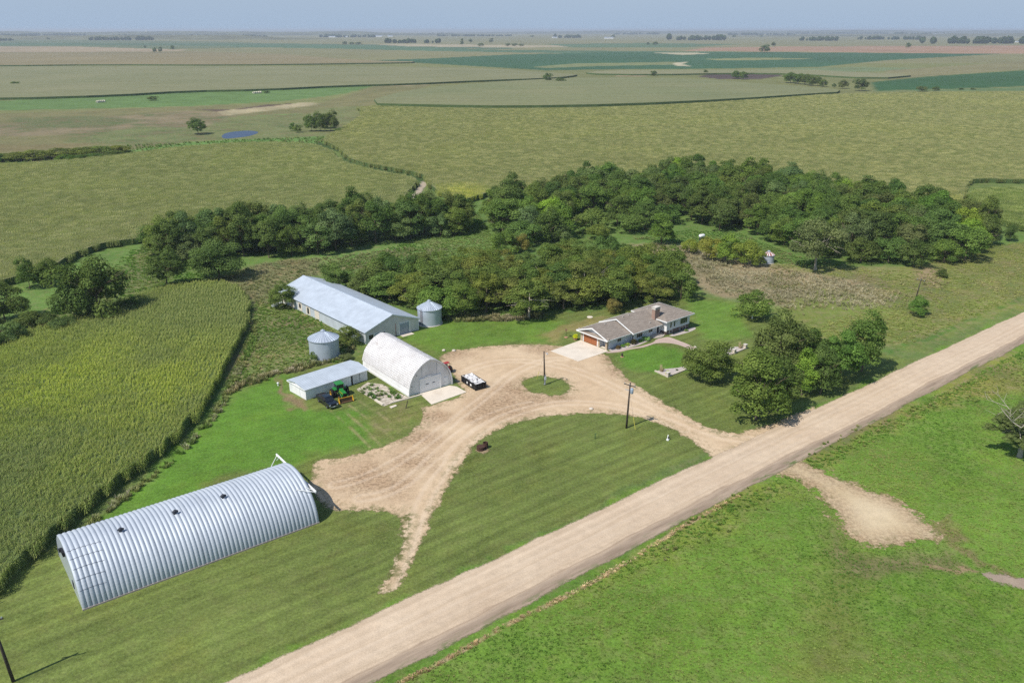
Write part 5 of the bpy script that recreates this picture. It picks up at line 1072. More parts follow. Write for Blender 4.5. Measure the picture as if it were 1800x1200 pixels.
# walls
b = MB(); b.box(.0, 7.9, .0, .16, 0, g_e-.18); b.box(0, .14, 7.45, 8.3, 0, g_e-.2); b.box(0, 7.9, 8.3, 8.46, 0, g_e-.18); b.box(1.5, 1.62, .16, 2.5, 0, g_e-.2).box(.16, 1.5, 2.52, 2.6, 0, g_e-.2); b.box(0, .14, 2.62, 3.05, 0, g_e-.2); b.box(0, .14, 3.05, 7.45, 2.2, g_e-.2)
gw = b.build('garage_wall', siding, ho)
b = MB(); b.box(8.3, 17.7, -.6, -.44, 0, 2.62).box(7.92, 17.7, 8.5, 8.66, 0, 2.62).box(7.9, 8.06, -.44, 8.5, 0, 2.62); b.build('main_wall', siding, ho)
MB().box(8.1, 8.36, -.9, -.61, 0, 2.6).build('corner_post', white, ho)
q = Nodes('stained_cedar_door'); wv = q.n('ShaderNodeTexWave', wave_type='BANDS', bands_direction='Y'); wv.inputs['Scale'].default_value = .314/.9; q.l(q.pos('Object'), wv.inputs[0]); q.col(q.mix(q.noise(3, 4, stretch=(1, 1, .15)), (.26, .085, .032), (.36, .13, .05))); q.bump(wv.outputs['Fac'], .4, .015); cedar = q.fin(.45, 0, .35)
b = MB(); b.box(.0, .09, 3.1, 7.38, .03, 2.15)
for k in range(1, 4): b.box(-.015, -.002, 3.1, 7.38, k*.54-.01, k*.54+.01)
b.build('garage_door', cedar, ho)
b = MB(); b.box(-.06, -.003, 7.4, 7.6, 0, 2.35).box(-.06, -.003, 2.85, 3.08, 0, 2.35).box(-.06, -.003, 3.08, 7.4, 2.17, 2.35); b.build('door_frame', white, ho)
b = MB(); b.box(-.16, .3, -.12, .36, 0, g_e-.26); b.build('porch_pillar', tan_stone, ho); MB().box(-.1, -.002, 7.65, 8.4, 0, g_e-.25).box(-.1, -.002, 2.25, 2.82, 0, g_e-.25).build('stone_cladding', tan_stone, ho)
ed = MB().box(1.42, 1.49, .8, 1.75, .1, 2.15).build('entry_door', white, ho); MB().box(1.38, 1.418, 1.0, 1.55, 1.0, 2.0).build('pane', glass, ed)
def window(x0, x1, z0, z1, y, n, parent=ho, fr=.08):
    w_ = MB(); w_.box(x0-fr, x1+fr, y-.07, y-.003, z0-fr, z1+fr); w_ = w_.build('window', white, parent); wd = (x1-x0)/n
    b = MB()
    for k in range(n): b.box(x0+k*wd+.04, x0+(k+1)*wd-.04, y-.095, y-.073, z0, z1)
    b.build('pane', glass, w_); return w_
window(3.3, 4.6, 1.15, 2.05, 0, 2); window(9.2, 11.2, .95, 2.2, -.6, 3); window(13.4, 14.7, 1.25, 2.15, -.6, 2)
dw = MB().box(16.0, 17.3, -.68, -.603, .35, 2.45).build('patio_door', white, ho); MB().box(16.25, 17.05, -.705, -.683, .45, 2.32).build('pane', glass, dw)
# right wing: siding upper storey over a recessed brick base, low hip roof
wx0, wx1, wy0, wy1, we = 17.72, 26.2, -2.45, 7.3, 3.75
b = MB(); b.box(wx0, wx1, wy0, wy0+.16, 1.25, we-.1).box(wx0, wx1, wy1-.16, wy1, 0, we-.1).box(wx0, wx0+.16, wy0+.16, wy1-.16, 1.25, we-.1).box(wx1-.16, wx1, wy0+.16, wy1-.16, 1.25, we-.1).box(wx0, wx1, wy0, wy1, 1.15, 1.249); b.build('upper_wall', siding, ho)
b = MB(); b.box(wx0+.1, wx1-.1, wy0+.14, wy0+.3, 0, 1.15).box(wx0+.1, wx0+.25, wy0+.5, wy1-.2, 0, 1.15).box(wx1-.25, wx1-.1, wy0+.5, wy1-.2, 0, 1.15); b.build('base_wall', dark_brick, ho)
MB().box(wx0-.08, wx0-.003, wy0-.05, -.65, .95, we-.1).build('corner_panel', white, ho)
for x0, x1, n_ in ((18.85, 19.4, 1), (20.2, 20.75, 1), (22.6, 25.2, 4)): window(x0, x1, 1.75, 3.2, wy0, n_)
window(18.9, 19.9, .25, 1.0, wy0+.14, 1); window(22.9, 24.9, .15, 1.05, wy0+.14, 2)
ex0, ex1, ey0, ey1 = wx0-.95, wx1+.75, wy0-.75, wy1+.75; xr0, xr1, yr_ = 21.2, 22.6, (ey0+ey1)/2; zr_ = we+1.35; th = .14
b = MB(); E = [(ex0, ey0, we), (ex1, ey0, we), (ex1, ey1, we), (ex0, ey1, we)]; Rr = [(xr0, yr_, zr_), (xr1, yr_, zr_)]; lo = lambda p: (p[0], p[1], p[2]-th)
b.face([E[0], E[1], Rr[1], Rr[0]]).face([E[1], E[2], Rr[1]]).face([E[2], E[3], Rr[0], Rr[1]]).face([E[3], E[0], Rr[0]]).face([lo(p) for p in E[::-1]])
wr_ = b.build('wing_roof', roof_g, ho)
b = MB(); g = .07
b.box(ex0-g, ex1+g, ey0-g, ey0-.003, we-.22, we+.01).box(ex0-g, ex1+g, ey1+.003, ey1+g, we-.22, we+.01).box(ex0-g, ex0-.003, ey0, ey1, we-.22, we+.01).box(ex1+.003, ex1+g, ey0, ey1, we-.22, we+.01); b.build('fascia', white, wr_)
ch = MB().box(16.2, 17.9, .1, 1.1, 3.2, 6.05).build('chimney', brick, ho)
b = MB(); b.box(16.1, 18.0, 0, 1.2, 6.05, 6.2)
for x in (16.15, 17.0, 17.75): b.box(x, x+.18, .05, 1.15, 6.2, 6.5)
b.box(16.05, 18.05, -.05, 1.25, 6.5, 6.62); b.build('chimney_cap', simple('cap_stone', (.58, .53, .47), .9), ch)
for x, y, z in ((3.4, 4.15, 4.33), (8.9, 3.78, 4.93), (10.9, 3.78, 4.93), (14.0, -.2, 3.4), (19.0, 5, 4.4)): MB().box(x, x+.35, y-.18, y+.18, z, z+.16).build('roof_vent', simple('vent_tan', (.40, .37, .33)), ho)
b = MB()
for k in range(3):
    n_ = 14; r0 = 2.1-.42*k; b.prism([(15.9+r0*1.15*math.cos(math.pi+math.pi*i/n_), -.62+r0*math.sin(math.pi+math.pi*i/n_)*.95) for i in range(n_+1)], .02+.15*k, .17+.15*k-.002*k, 'z')
b.build('front_steps', simple('step_stone', (.50, .44, .38), .9), ho)
MB().box(.2, 1.4, .17, 2.5, .0, .06).build('porch_floor', concrete, ho)

# ================================================================== PAVING, BEDS
def slab_obj(name, poly, z, mat, label, cat, th=.14, kind=None):
    b = MB(); p = poly if np.sum(poly[:, 0]*np.roll(poly[:, 1], -1)-np.roll(poly[:, 0], -1)*poly[:, 1]) > 0 else poly[::-1]
    tri = geometry.tessellate_polygon([[Vector((x, y, 0)) for x, y in p]])
    for t in tri:
        q_ = p[list(t)]; s_ = (q_[1]-q_[0])[0]*(q_[2]-q_[0])[1]-(q_[1]-q_[0])[1]*(q_[2]-q_[0])[0]; q_ = q_ if s_ > 0 else q_[::-1]; b.face([(x, y, z) for x, y in q_])
    for i in range(len(p)): a_, c_ = p[i], p[(i+1) % len(p)]; b.face([(a_[0], a_[1], z-th), (c_[0], c_[1], z-th), (c_[0], c_[1], z), (a_[0], a_[1], z)])
    o = b.build(name, mat); return tag(o, label, cat, None, kind)
Z4 = lambda x, y: (1000+x/7.826, 520+y/7.826)
Z5 = lambda x, y: (1130+x/8.571, 570+y/8.571)
ux, uy = math.cos(HA), math.sin(HA)
def hw(u, v): return (H0[0]+u*ux-v*uy, H0[1]+u*uy+v*ux)
slab_obj('concrete_pad', np.array([hw(-10.2, 7.7), hw(-9.8, -.75), hw(-1.2, -.75), hw(-.17, -.6), hw(-.17, 8.3), hw(-1.2, 8.25)]), .05, concrete, 'pale concrete parking pad in front of the garage door', 'pavement', kind='structure')
slab_obj('concrete_pad', GP([(738, 692), (758.7, 711), (820, 689), (803, 679.5), (790, 677.5)]), .06, concrete, 'pale concrete pad in front of the arched barn door', 'pavement', kind='structure')
paver = brickwork('path_paver', (.52, .40, .34), (.44, .33, .28), (.36, .29, .25), .24, .12)
path = smooth_poly(GP([Z4(*p) for p in ((495, 778), (540, 786), (640, 779), (740, 766), (830, 737), (1010, 712), (1100, 686), (1180, 655), (1280, 645), (1400, 650), (1500, 670), (1600, 705), (1690, 750), (1740, 748), (1738, 722), (1690, 690), (1600, 650), (1480, 605), (1400, 572), (1350, 565), (1200, 596), (1165, 640), (1060, 672), (980, 697), (900, 708), (800, 727), (700, 746), (600, 762), (540, 766))]), 1)
slab_obj('path', path, .045, paver, None, None, kind='structure')
rock = simple('river_rock', (.46, .40, .37), .9, 0, .15, .25, 5, bump=.03)
bed1 = np.array([hw(*p) for p in ((.4, -.15), (7.9, -.15), (7.95, -.7), (13.4, -.7), (13.4, -1.6), (11.5, -2.2), (8, -2.6), (5, -2.35), (2.5, -2.1), (.2, -1.3))]); slab_obj('rock_bed', bed1, .03, rock, 'grey rock planting bed along the garage and house front', 'planting bed', kind='structure')
bed2 = smooth_poly(np.array([hw(*p) for p in ((18.1, -2.7), (26.2, -2.7), (27.6, -2.9), (27.2, -4.0), (24.5, -4.5), (21, -4.3), (18.4, -3.9))]), 1); slab_obj('rock_bed', bed2, .03, rock, 'grey rock bed under the brick base of the house wing', 'planting bed', kind='structure')
b3 = GP([Z5(*p) for p in ((182, 708), (330, 672), (520, 655), (640, 628), (720, 600), (800, 640), (660, 685), (400, 785), (365, 792))]); slab_obj('rock_bed', b3, .03, rock, 'rock bed with low stone edging left of the round lawn tree', 'planting bed', kind='structure')
b4 = GP([Z5(*p) for p in ((1240, 352), (1400, 338), (1530, 338), (1560, 362), (1395, 432), (1330, 458), (1250, 470))]); slab_obj('rock_bed', b4, .03, rock, 'rock bed with low stone edging right of the round lawn tree', 'planting bed', kind='structure')
stone = brickwork('pale_stone', (.62, .54, .45), (.52, .45, .37), (.42, .37, .32), .4, .15)
def edging(pts, label, h=.28, w=.32):
    p = [np.array(q_) for q_ in GP(pts)]; b = MB()
    for a_, c_ in zip(p[:-1], p[1:]):
        d = (c_-a_)/np.linalg.norm(c_-a_); n_ = np.array([-d[1], d[0]])*w/2
        b.hexa([(*(a_-n_), 0), (*(c_-n_), 0), (*(c_+n_), 0), (*(a_+n_), 0), (*(a_-n_), h), (*(c_-n_), h), (*(c_+n_), h), (*(a_+n_), h)])
    return tag(b.build('stone_edging', stone), label, 'low wall')
edging([Z5(*p) for p in ((182, 708), (368, 790), (400, 785), (660, 685), (760, 640))], 'low pale stone edging of the bed left of the round lawn tree')
edging([Z5(*p) for p in ((1330, 458), (1395, 432), (1560, 364))], 'low pale stone edging of the bed right of the round lawn tree')
edging([Z5(*p) for p in ((720, 420), (790, 388), (800, 370), (775, 345))], 'short curved stone edging at the end of the paved path', .4, .3)
def pillar(px, py, label, h=1.0):
    x, y = G(px, py); t = thing('stone_pillar', label, 'pillar', (x, y), HA, 'stone pillars of the lawn beds')
    MB().box(-.32, .32, -.32, .32, 0, h).build('shaft', stone, t); MB().box(-.4, .4, -.4, .4, h, h+.12).build('cap_stone', simple('cap_stone', (.58, .53, .47), .9), t)
pillar(*Z5(376, 790), 'stone pillar beside the yellow shrub, left bed'); pillar(*Z5(1372, 440), 'stone pillar just right of the round lawn tree'); pillar(*Z5(1540, 366), 'rightmost stone pillar at the far end of the beds')
# shrubs of the beds
def shrub(u, v, r, h, tint, label, world=None, name='garden_shrub'):
    x, y = world or hw(u, v); cm, tm, a, hh = K['bush'][random.randrange(3)]
    t = thing(name, label, 'shrub', (x, y), random.uniform(0, 6)); t.scale = (r/a, r/a, h/hh); c = link('foliage', cm, t); c.color = (*tint, 1); link('stem', tm, t)
shrub(2.6, -1.0, .75, .8, (1.3, .7, .9), 'mauve leafy shrub in the rock bed nearest the porch pillar')
shrub(4.2, -1.0, .55, .75, (1, 1.5, .9), 'small green shrub in the rock bed under the garage window')
shrub(5.6, -1.1, .65, .7, (2.6, 2.6, 1.6), 'pale yellow-green mound shrub in the rock bed')
shrub(7.6, -1.25, 1.0, 1.15, (.55, .4, .5), 'dark purple shrub in the rock bed at the white corner post')
shrub(9.9, -1.4, .65, .6, (1.3, 2.0, .9), 'low bright green shrub in the rock bed under the triple window')
shrub(11.6, -1.5, 1.0, 1.0, (1.7, 2.1, 2.2), 'large pale blue-green shrub in the rock bed near the steps')
shrub(23.8, -3.5, .6, .5, (1.2, 1.4, 1.2), 'small shrub in the rock bed under the house wing')
shrub(0, 0, .5, .75, (3.6, 3.0, .5), 'yellow shrub behind the stone pillar of the left bed', G(*Z5(372, 745)))
shrub(0, 0, .3, .3, (.5, .6, .5), 'tiny dark plant in the middle of the left lawn bed', G(*Z5(515, 692)))
shrub(0, 0, .45, .7, (.9, 1.1, .8), 'green plant behind the right middle stone pillar', G(*Z5(1355, 385)))
for p, l in ((Z5(278, 705), 'tan tufted ornamental grass at the left end of the left bed'), (Z5(1465, 355), 'tan tufted ornamental grass in the right bed')):
    o = bpy.data.objects.new('ornamental_grass', t_tall.data.copy()); C.objects.link(o); x, y = G(*p); o.location = (x, y, 0); o.scale = (1.2, 1.2, 1.15)
    gm = leaf_material('ornamental_blade', (.36, .29, .16), (.5, .42, .26), .2) if 'ornamental_blade' not in bpy.data.materials else bpy.data.materials['ornamental_blade']
    o.data.materials.clear(); o.data.materials.append(gm); tag(o, l, 'grass clump')
x, y = hw(-.9, 9.3); pt_ = thing('potted_shrub', 'bright yellow shrub in a clay pot left of the garage door', 'potted plant', (x, y)); MB().lathe([(.35, 0), (.5, .5), (.55, .55), (.45, .55)], n=18).build('pot', simple('clay', (.45, .25, .16)), pt_)
cm, tm, a, hh = K['bush'][1]; c = link('foliage', cm, pt_); c.location = (0, 0, .4); c.scale = (.14, .14, .13); c.color = (4.0, 3.2, .4, 1)
tag(slab_obj('septic_lid', np.array([(G(1037, 557.5)[0]+.75*math.cos(i), G(1037, 557.5)[1]+.75*math.sin(i)) for i in np.linspace(0, 6.283, 17)[:-1]]), .12, concrete, 'round pale concrete lid in the grass behind the house', 'lid'))

# ================================================================== FOUNDATION SLAB WITH WEEDS beside the arched barn
Z2 = lambda x, y: (620+x/7.2, 580+y/7.2)
old = GP([Z2(*p) for p in ((45, 755), (190, 665), (380, 690), (560, 790), (700, 848), (560, 905), (400, 965), (280, 890))])
q = Nodes('broken_concrete'); n1 = q.noise(1.1, 5, rough=.7); q.col(q.mix(q.rng(n1, .4, .62, 0, 1), (.56, .49, .41), (.36, .31, .25))); vo = q.n('ShaderNodeTexVoronoi', feature='DISTANCE_TO_EDGE'); vo.inputs['Scale'].default_value = .55; q.l(q.pos('Object'), vo.inputs['Vector'])
q.col(q.mix(q.rng(vo.outputs[0], 0, .05, 1, 0), q.mix(q.rng(n1, .4, .62, 0, 1), (.56, .49, .41), (.38, .32, .25)), (.07, .08, .03))); q.bump(n1, .5, .06)
slab_obj('old_foundation', old, .07, q.fin(.95, 0, .1), 'broken concrete foundation overgrown with weeds beside the arched barn', 'foundation')
b = MB()
def wall_run(b, pts, w, h):
    p = GP(pts)
    for a_, c_ in zip(p[:-1], p[1:]):
        d = (c_-a_)/np.linalg.norm(c_-a_); n_ = np.array([-d[1], d[0]])*w/2
        b.hexa([(*(a_-n_), 0), (*(c_-n_), 0), (*(c_+n_), 0), (*(a_+n_), 0), (*(a_-n_), h), (*(c_-n_), h), (*(c_+n_), h), (*(a_+n_), h)])
wall_run(b, [Z2(285, 892), Z2(385, 955)], .35, .35); wall_run(b, [Z2(470, 930), Z2(700, 870), Z2(880, 818)], .3, .22)
tag(b.build('foundation_kerb', concrete), 'pale concrete kerb along the front of the overgrown foundation', 'kerb')
tag(slab_obj('loose_slab', GP([Z2(*p) for p in ((465, 972), (545, 948), (560, 962), (490, 992))]), .12, concrete, 'loose pale concrete slab on the grass before the overgrown foundation', 'slab'))
grass('foundation_weeds', [old], 1.15, t_weed, (.06, .14, .03), (.11, .17, .05), (.35, .8), lambda x, y: np.clip((fbm(x/2.2, y/2.2, 123)-.42)*7, .05, 1), (.16, .15, .1), patch=2)

# ================================================================== VEHICLES AND THINGS IN THE YARD
def wheel(t, x, y, r, w, rim, tyre, nm='wheel', rr=.58):
    o = MB().lathe([(r*.62, -w/2), (r*.93, -w/2), (r, -w*.32), (r, w*.32), (r*.93, w/2), (r*.62, w/2)], n=26).build(nm, tyre, t, True); o.rotation_euler = (math.pi/2, 0, 0); o.location = (x, y, r)
    MB().lathe([(r*rr, -w*.51), (r*rr*.92, -w*.53), (r*.2, -w*.4)], n=20).lathe([(r*.2, w*.4), (r*rr*.92, w*.53), (r*rr, w*.51)], n=20).build('rim', rim, o, True); return o
rubber = simple('tyre_rubber', (.018, .017, .016), .9, 0, .2); carp = Nodes('black_car_paint'); carp.col((.006, .008, .013)); carp.p.inputs['Coat Weight'].default_value = .6; carp.p.inputs['Coat Roughness'].default_value = .06; carp = carp.fin(.3, .1, .5)
alloy = simple('wheel_alloy', (.32, .33, .35), .35, .8); chrome = simple('chrome_trim', (.5, .5, .52), .2, .9)
fx, fy = G(591, 723); rx, ry = G(563, 699)
tk = thing('pickup_truck', 'black crew cab pickup truck parked on the grass beside the green tractor', 'pickup truck', ((fx+rx)/2-.2, (fy+ry)/2+.2), math.atan2(fy-ry, fx-rx)+.05)
b = MB(); b.prism([(-2.85, .55), (2.75, .5), (2.9, .62), (2.9, .98), (2.75, 1.12), (1.35, 1.2), (-2.85, 1.14)], -.95, .95, 'y'); body = b.build('body', carp, tk, False, .06)
b = MB(); b.hexa([(-1.0, -.9, 1.16), (1.55, -.9, 1.16), (1.55, .9, 1.16), (-1.0, .9, 1.16), (-.75, -.74, 1.86), (.72, -.74, 1.88), (.72, .74, 1.88), (-.75, .74, 1.86)]); b.build('cab', carp, tk, False, .07)
b = MB(); b.hexa([(.93, -.74, 1.27), (1.5, -.78, 1.24), (1.5, .78, 1.24), (.93, .74, 1.27), (.86, -.68, 1.80), (.875, -.68, 1.81), (.875, .68, 1.81), (.86, .68, 1.80)]); b.build('windscreen', glass, tk)
for s in (-1, 1):
    b = MB(); y0, y1 = s*.895, s*.775
    for x0, x1, x2, x3 in ((.05, 1.2, .68, .05), (-.85, -.03, -.03, -.72)): b.face([(x0, y0, 1.28), (x1, y0, 1.28), (x2, y1, 1.78), (x3, y1, 1.78)])
    b.build('side_window', glass, tk); MB().box(.95, 1.15, s*.95 if s > 0 else -1.17, s*1.17 if s > 0 else -.95, 1.22, 1.42).build('mirror', black, tk, False, .03)
    MB().box(2.8, 2.93, min(s*.6, s*.92), max(s*.6, s*.92), .82, 1.0).build('headlight', simple('lamp_clear', (.6, .62, .65), .15), tk); MB().box(-2.88, -2.83, min(s*.78, s*.93), max(s*.78, s*.93), .75, 1.08).build('tail_light', simple('lamp_red', (.25, .01, .01), .3), tk)
    for x in (1.85, -1.75): wheel(tk, x, s*.84, .41, .27, alloy, rubber)
    MB().box(-1.3, 1.4, min(s*.96, s*1.06), max(s*.96, s*1.06), .38, .46).build('side_step', black, tk)
b = MB(); b.box(-2.8, -1.06, -.86, .86, 1.14, 1.19); b.build('bed_cover', simple('bed_mat', (.03, .03, .032), .85), tk)
for y0, y1 in ((-.95, -.87), (.87, .95)): MB().box(-2.85, -1.05, y0, y1, 1.13, 1.30).build('bed_rail', carp, tk)
MB().box(-2.86, -2.79, -.87, .87, 1.13, 1.29).build('tailgate', carp, tk); MB().box(2.86, 3.0, -.9, .9, .48, .66).build('bumper', chrome, tk, False, .03); MB().box(2.88, 2.945, -.55, .55, .72, 1.02).build('grille', black, tk); MB().box(3.0, 3.015, -.25, .25, .5, .63).build('number_plate', white, tk); MB().box(1.15, 1.45, -.2, .15, 1.255, 1.262).build('dash_paper', white, tk)

gp = simple('tractor_green', (.022, .20, .03), .35, 0, .5); yp = simple('tractor_yellow', (.70, .38, .02), .45, 0, .4)
fx, fy = G(618, 716); rx, ry = G(596, 694)
ta = math.atan2(fy-ry, fx-rx); tt_ = thing('tractor', 'green tractor with yellow wheels and a yellow front bucket beside the black pickup', 'tractor', (rx+.3*math.cos(ta), ry+.3*math.sin(ta)), ta)
for s in (-1, 1):
    for k, yo in enumerate((1.05, 1.68)): wheel(tt_, 0, s*yo, .95, .5, yp, rubber, 'rear_wheel', .55)
    wheel(tt_, 2.75, s*.92, .62, .4, yp, rubber, 'front_wheel', .58)
    b = MB(); b.hexa([(-.75, min(s*.72, s*1.35), 1.75), (.75, min(s*.72, s*1.35), 1.75), (.75, max(s*.72, s*1.35), 1.75), (-.75, max(s*.72, s*1.35), 1.75), (-.5, min(s*.72, s*1.3), 2.02), (.5, min(s*.72, s*1.3), 2.02), (.5, max(s*.72, s*1.3), 2.02), (-.5, max(s*.72, s*1.3), 2.02)]); b.build('fender', gp, tt_)
MB().box(-.8, 3.1, -.36, .36, .7, 1.15).build('chassis', simple('chassis_dark', (.02, .03, .02), .7), tt_)
b = MB(); b.prism([(1.05, 1.1), (3.25, 1.05), (3.3, 1.75), (3.15, 1.9), (1.05, 2.1)], -.42, .42, 'y'); hood = b.build('hood', gp, tt_, False, .07)
MB().box(3.29, 3.33, -.33, .33, 1.12, 1.75).build('grille', black, hood); b = MB(); b.box(1.2, 3.2, -.432, -.424, 1.62, 1.72).box(1.2, 3.2, .424, .432, 1.62, 1.72); b.build('stripe', yp, hood)
MB().tube([(2.1, .3, 1.9), (2.1, .3, 2.95)], .06, 8).build('exhaust', rust, tt_)
b = MB(); b.hexa([(-.72, -.74, 1.35), (1.0, -.7, 1.35), (1.0, .7, 1.35), (-.72, .74, 1.35), (-.66, -.7, 2.85), (.8, -.66, 2.85), (.8, .66, 2.85), (-.66, .7, 2.85)]); b.build('cab_glass', glass, tt_)
b = MB()
for x, y in ((-.7, -.74), (1.0, -.71), (1.0, .71), (-.7, .74)): b.tube([(x, y, 1.3), (x*.86, y*.96, 2.88)], .05, 6)
b.build('cab_frame', black, tt_); MB().box(-.95, 1.05, -.85, .85, 2.86, 3.05).build('cab_roof', gp, tt_, False, .07); MB().box(-.4, .5, .9, 1.35, 1.95, 2.05).build('tool_box', simple('pale_green', (.35, .5, .3)), tt_)
for s in (-1, 1): MB().tube([(1.3, s*.6, 1.55), (2.6, s*.66, 1.5), (3.75, s*.7, .75)], .08, 6).build('loader_arm', gp, tt_)
tt_.scale = (.93, .93, .93); bk = MB(); bk.box(3.72, 3.80, -1.45, 1.45, .15, 1.02).box(3.8, 4.35, -1.45, 1.45, .12, .2); bk = bk.build('bucket', simple('bucket_worn', (.10, .06, .03), .7), tt_)
b = MB(); b.box(3.70, 3.82, -1.5, 1.5, 1.02, 1.09); 
for s in (-1, 1): b.hexa([(3.7, s*1.46, .1), (4.4, s*1.46, .1), (4.4, s*1.56, .1), (3.7, s*1.56, .1), (3.7, s*1.46, 1.15), (3.9, s*1.46, 1.15), (3.9, s*1.56, 1.15), (3.7, s*1.56, 1.15)])
b.build('bucket_edge', yp, bk)

# slatted black container full of white bags
cA, cB = np.array(G(*Z2(1555, 770))), np.array(G(*Z2(1378, 655))); ca_ = math.atan2(*(cB-cA)[::-1]); cl = float(np.linalg.norm(cB-cA)); cwd = 2.5
dc = thing('skip_container', 'black slatted skip container heaped with white bags on the gravel', 'skip', cA, ca_); ch_ = 1.3
b = MB(); b.box(0, cl, -.02-cwd, .02-cwd, .15, ch_-.2).box(0, cl, -.02, .02, .15, ch_-.2).box(0, .04, -cwd, 0, .15, ch_-.2).box(cl-.04, cl, -cwd, 0, .15, ch_-.2).box(0, cl, -cwd, 0, .1, .15); b.build('shell', black, dc)
for i in range(9):
    x = .08+(cl-.16)*i/8
    for y in (.045, -cwd-.045): MB().box(x-.06, x+.06, y-.04, y+.04, .05, ch_).build('rib', simple('rib_black', (.03, .03, .032), .6), dc)
for i in range(5):
    y = -cwd+.1+(cwd-.2)*i/4
    for x in (-.045, cl+.045): MB().box(x-.04, x+.04, y-.05, y+.05, .05, ch_).build('rib', MATS['rib_black'], dc)
b = MB(); b.box(-.08, cl+.08, .0, .1, ch_, ch_+.1).box(-.08, cl+.08, -cwd-.1, -cwd, ch_, ch_+.1).box(-.08, .02, -cwd, 0, ch_, ch_+.1).box(cl-.02, cl+.08, -cwd, 0, ch_, ch_+.1); b.build('top_rail', MATS['rib_black'], dc)
nx_, ny_ = 22, 14; V = []
for i in range(nx_):
    for j in range(ny_):
        u, v = i/(nx_-1), j/(ny_-1); V.append((.06+(cl-.12)*u, -.06-(cwd-.12)*v, ch_-.15+.45*float(fbm(np.array([u*6.3]), np.array([v*4.1]), 5)[0])))
i_ = np.arange(nx_*ny_).reshape(nx_, ny_); f = np.stack([i_[:-1, :-1], i_[1:, :-1], i_[1:, 1:], i_[:-1, 1:]], -1).reshape(-1, 4)
q = Nodes('white_bags'); q.col(q.mix(q.rng(q.noise(1.6, 4), .55, .60, 0, 1), (.66, .64, .62), (.10, .07, .08))); o = link('white_bags', np_mesh('white_bags', V, f, q.fin(.6), smooth=True)); o.matrix_world = Matrix.Translation((*cA, 0)) @ Matrix.Rotation(ca_, 4, 'Z'); tag(o, 'heap of white bags lying in the black slatted skip container', 'bags', kind=None)
for x, s in ((1.4, .5), (2.9, .35)): MB().box(x, x+s, .09, .13, .55, .95).build('white_tag', white, dc)

# old red tractor half hidden by the arched barn
rp = simple('faded_red', (.36, .035, .035), .5)
x, y = G(781, 653); rt = thing('red_tractor', 'old red tractor mostly hidden behind the far side of the arched barn', 'tractor', (x, y), R(128))
b = MB(); b.prism([(-.2, .9), (1.9, .8), (1.95, 1.5), (-.2, 1.6)], -.35, .35, 'y'); b.build('hood', rp, rt, False, .06); MB().box(-1.4, -.2, -.55, .55, .8, 1.35).build('rear_deck', rp, rt, False, .05); MB().box(-1.0, -.5, -.25, .25, 1.35, 1.9).build('seat', black, rt, False, .04)
for s in (-1, 1): wheel(rt, -1.0, s*.85, .75, .4, rp, rubber, 'rear_wheel'); wheel(rt, 1.5, s*.7, .45, .25, rp, rubber, 'front_wheel')
MB().tube([(-.3, 0, 1.5), (-.5, 0, 1.95)], .03, 6).build('steering_post', black, rt); MB().box(-1.2, -.3, -.7, .7, 2.2, 2.3).build('canopy', rp, rt); b = MB()
for xx, yy in ((-1.1, -.6), (-1.1, .6), (-.4, -.6), (-.4, .6)): b.tube([(xx, yy, 1.3), (xx, yy, 2.2)], .03, 5)
b.build('canopy_post', black, rt)

# ---- poles
def pole(px, py, ty, r, label, arm=True, lean=(0, 0), armrot=0, h=None, extra=None, name='utility_pole'):
    x, y = G(px, py); h = h or HGT(px, py, ty); t = thing(name, label, 'utility pole', (x, y), armrot)
    MB().tube([(0, 0, -.4), (lean[0]*.5, lean[1]*.5, h*.5), (lean[0], lean[1], h)], [r*1.15, r, r*.72], 10).build('shaft', wood_pole, t, True)
    if arm:
        MB().box(lean[0]-1.2, lean[0]+1.2, lean[1]-.2, lean[1]-.08, h-.55, h-.40).build('cross_arm', wood_pole, t)
        for xx in (-1.05, 0, 1.05): MB().lathe([(.05, h-.40), (.08, h-.3), (.05, h-.2)], (lean[0]+xx, lean[1]-.14), 8).build('insulator', simple('insulator_glass', (.35, .4, .42), .2), t)
    if extra: extra(t, h, lean)
    return t
def transformer(t, h, l): MB().lathe([(.26, h-2.0), (.29, h-1.95), (.29, h-1.1), (.24, h-1.0), (.05, h-.95)], (l[0]+.42, l[1]), 16).build('transformer', simple('transformer_grey', (.30, .36, .44), .5), t, True); MB().box(l[0]-1.0, l[0], l[1]-.05, l[1]+.05, h-1.6, h-1.52).build('bracket', galv, t)
pole(1101, 752, 672, .17, 'tall dark utility pole with a transformer on the oval lawn', True, (.25, .1), R(-40), extra=transformer)
def banded(t, h, l):
    MB().tube([(0, 0, .1), (.02, .02, 2.2)], .20, 10).build('steel_sleeve', simple('sleeve_grey', (.45, .47, .5), .5, .3), t); MB().box(-.2, .2, -.36, -.19, 1.2, 1.8).build('meter_box', simple('meter_grey', (.5, .52, .55), .5), t)
    MB().tube([(0, -.1, h-.3), (0, -1.0, h-.1)], .04, 6).build('lamp_arm', galv, t); MB().lathe([(.2, h-.3), (.14, h-.05)], (0, -1.05), 10).build('lamp_head', simple('lamp_grey', (.5, .5, .5)), t)
pole(957.5, 676, 617, .16, 'utility pole with a grey steel sleeve on the grass island', False, (-.25, .05), R(20), extra=banded)
pole(1609, 527, 489, .14, 'leaning wooden pole rising out of a green bush in the rough field', True, (.5, .2), R(-60))
pole(696.7, 598, 569, .12, 'thin bare pole between the arched barn and the long barn', False, (0, 0))
pole(24, 1197, 1090, .17, 'dark utility pole cut by the lower left corner of the photo', True, (-.55, 0), R(20), h=9.0)
ylw = simple('guy_guard_yellow', (.62, .55, .10), .5)
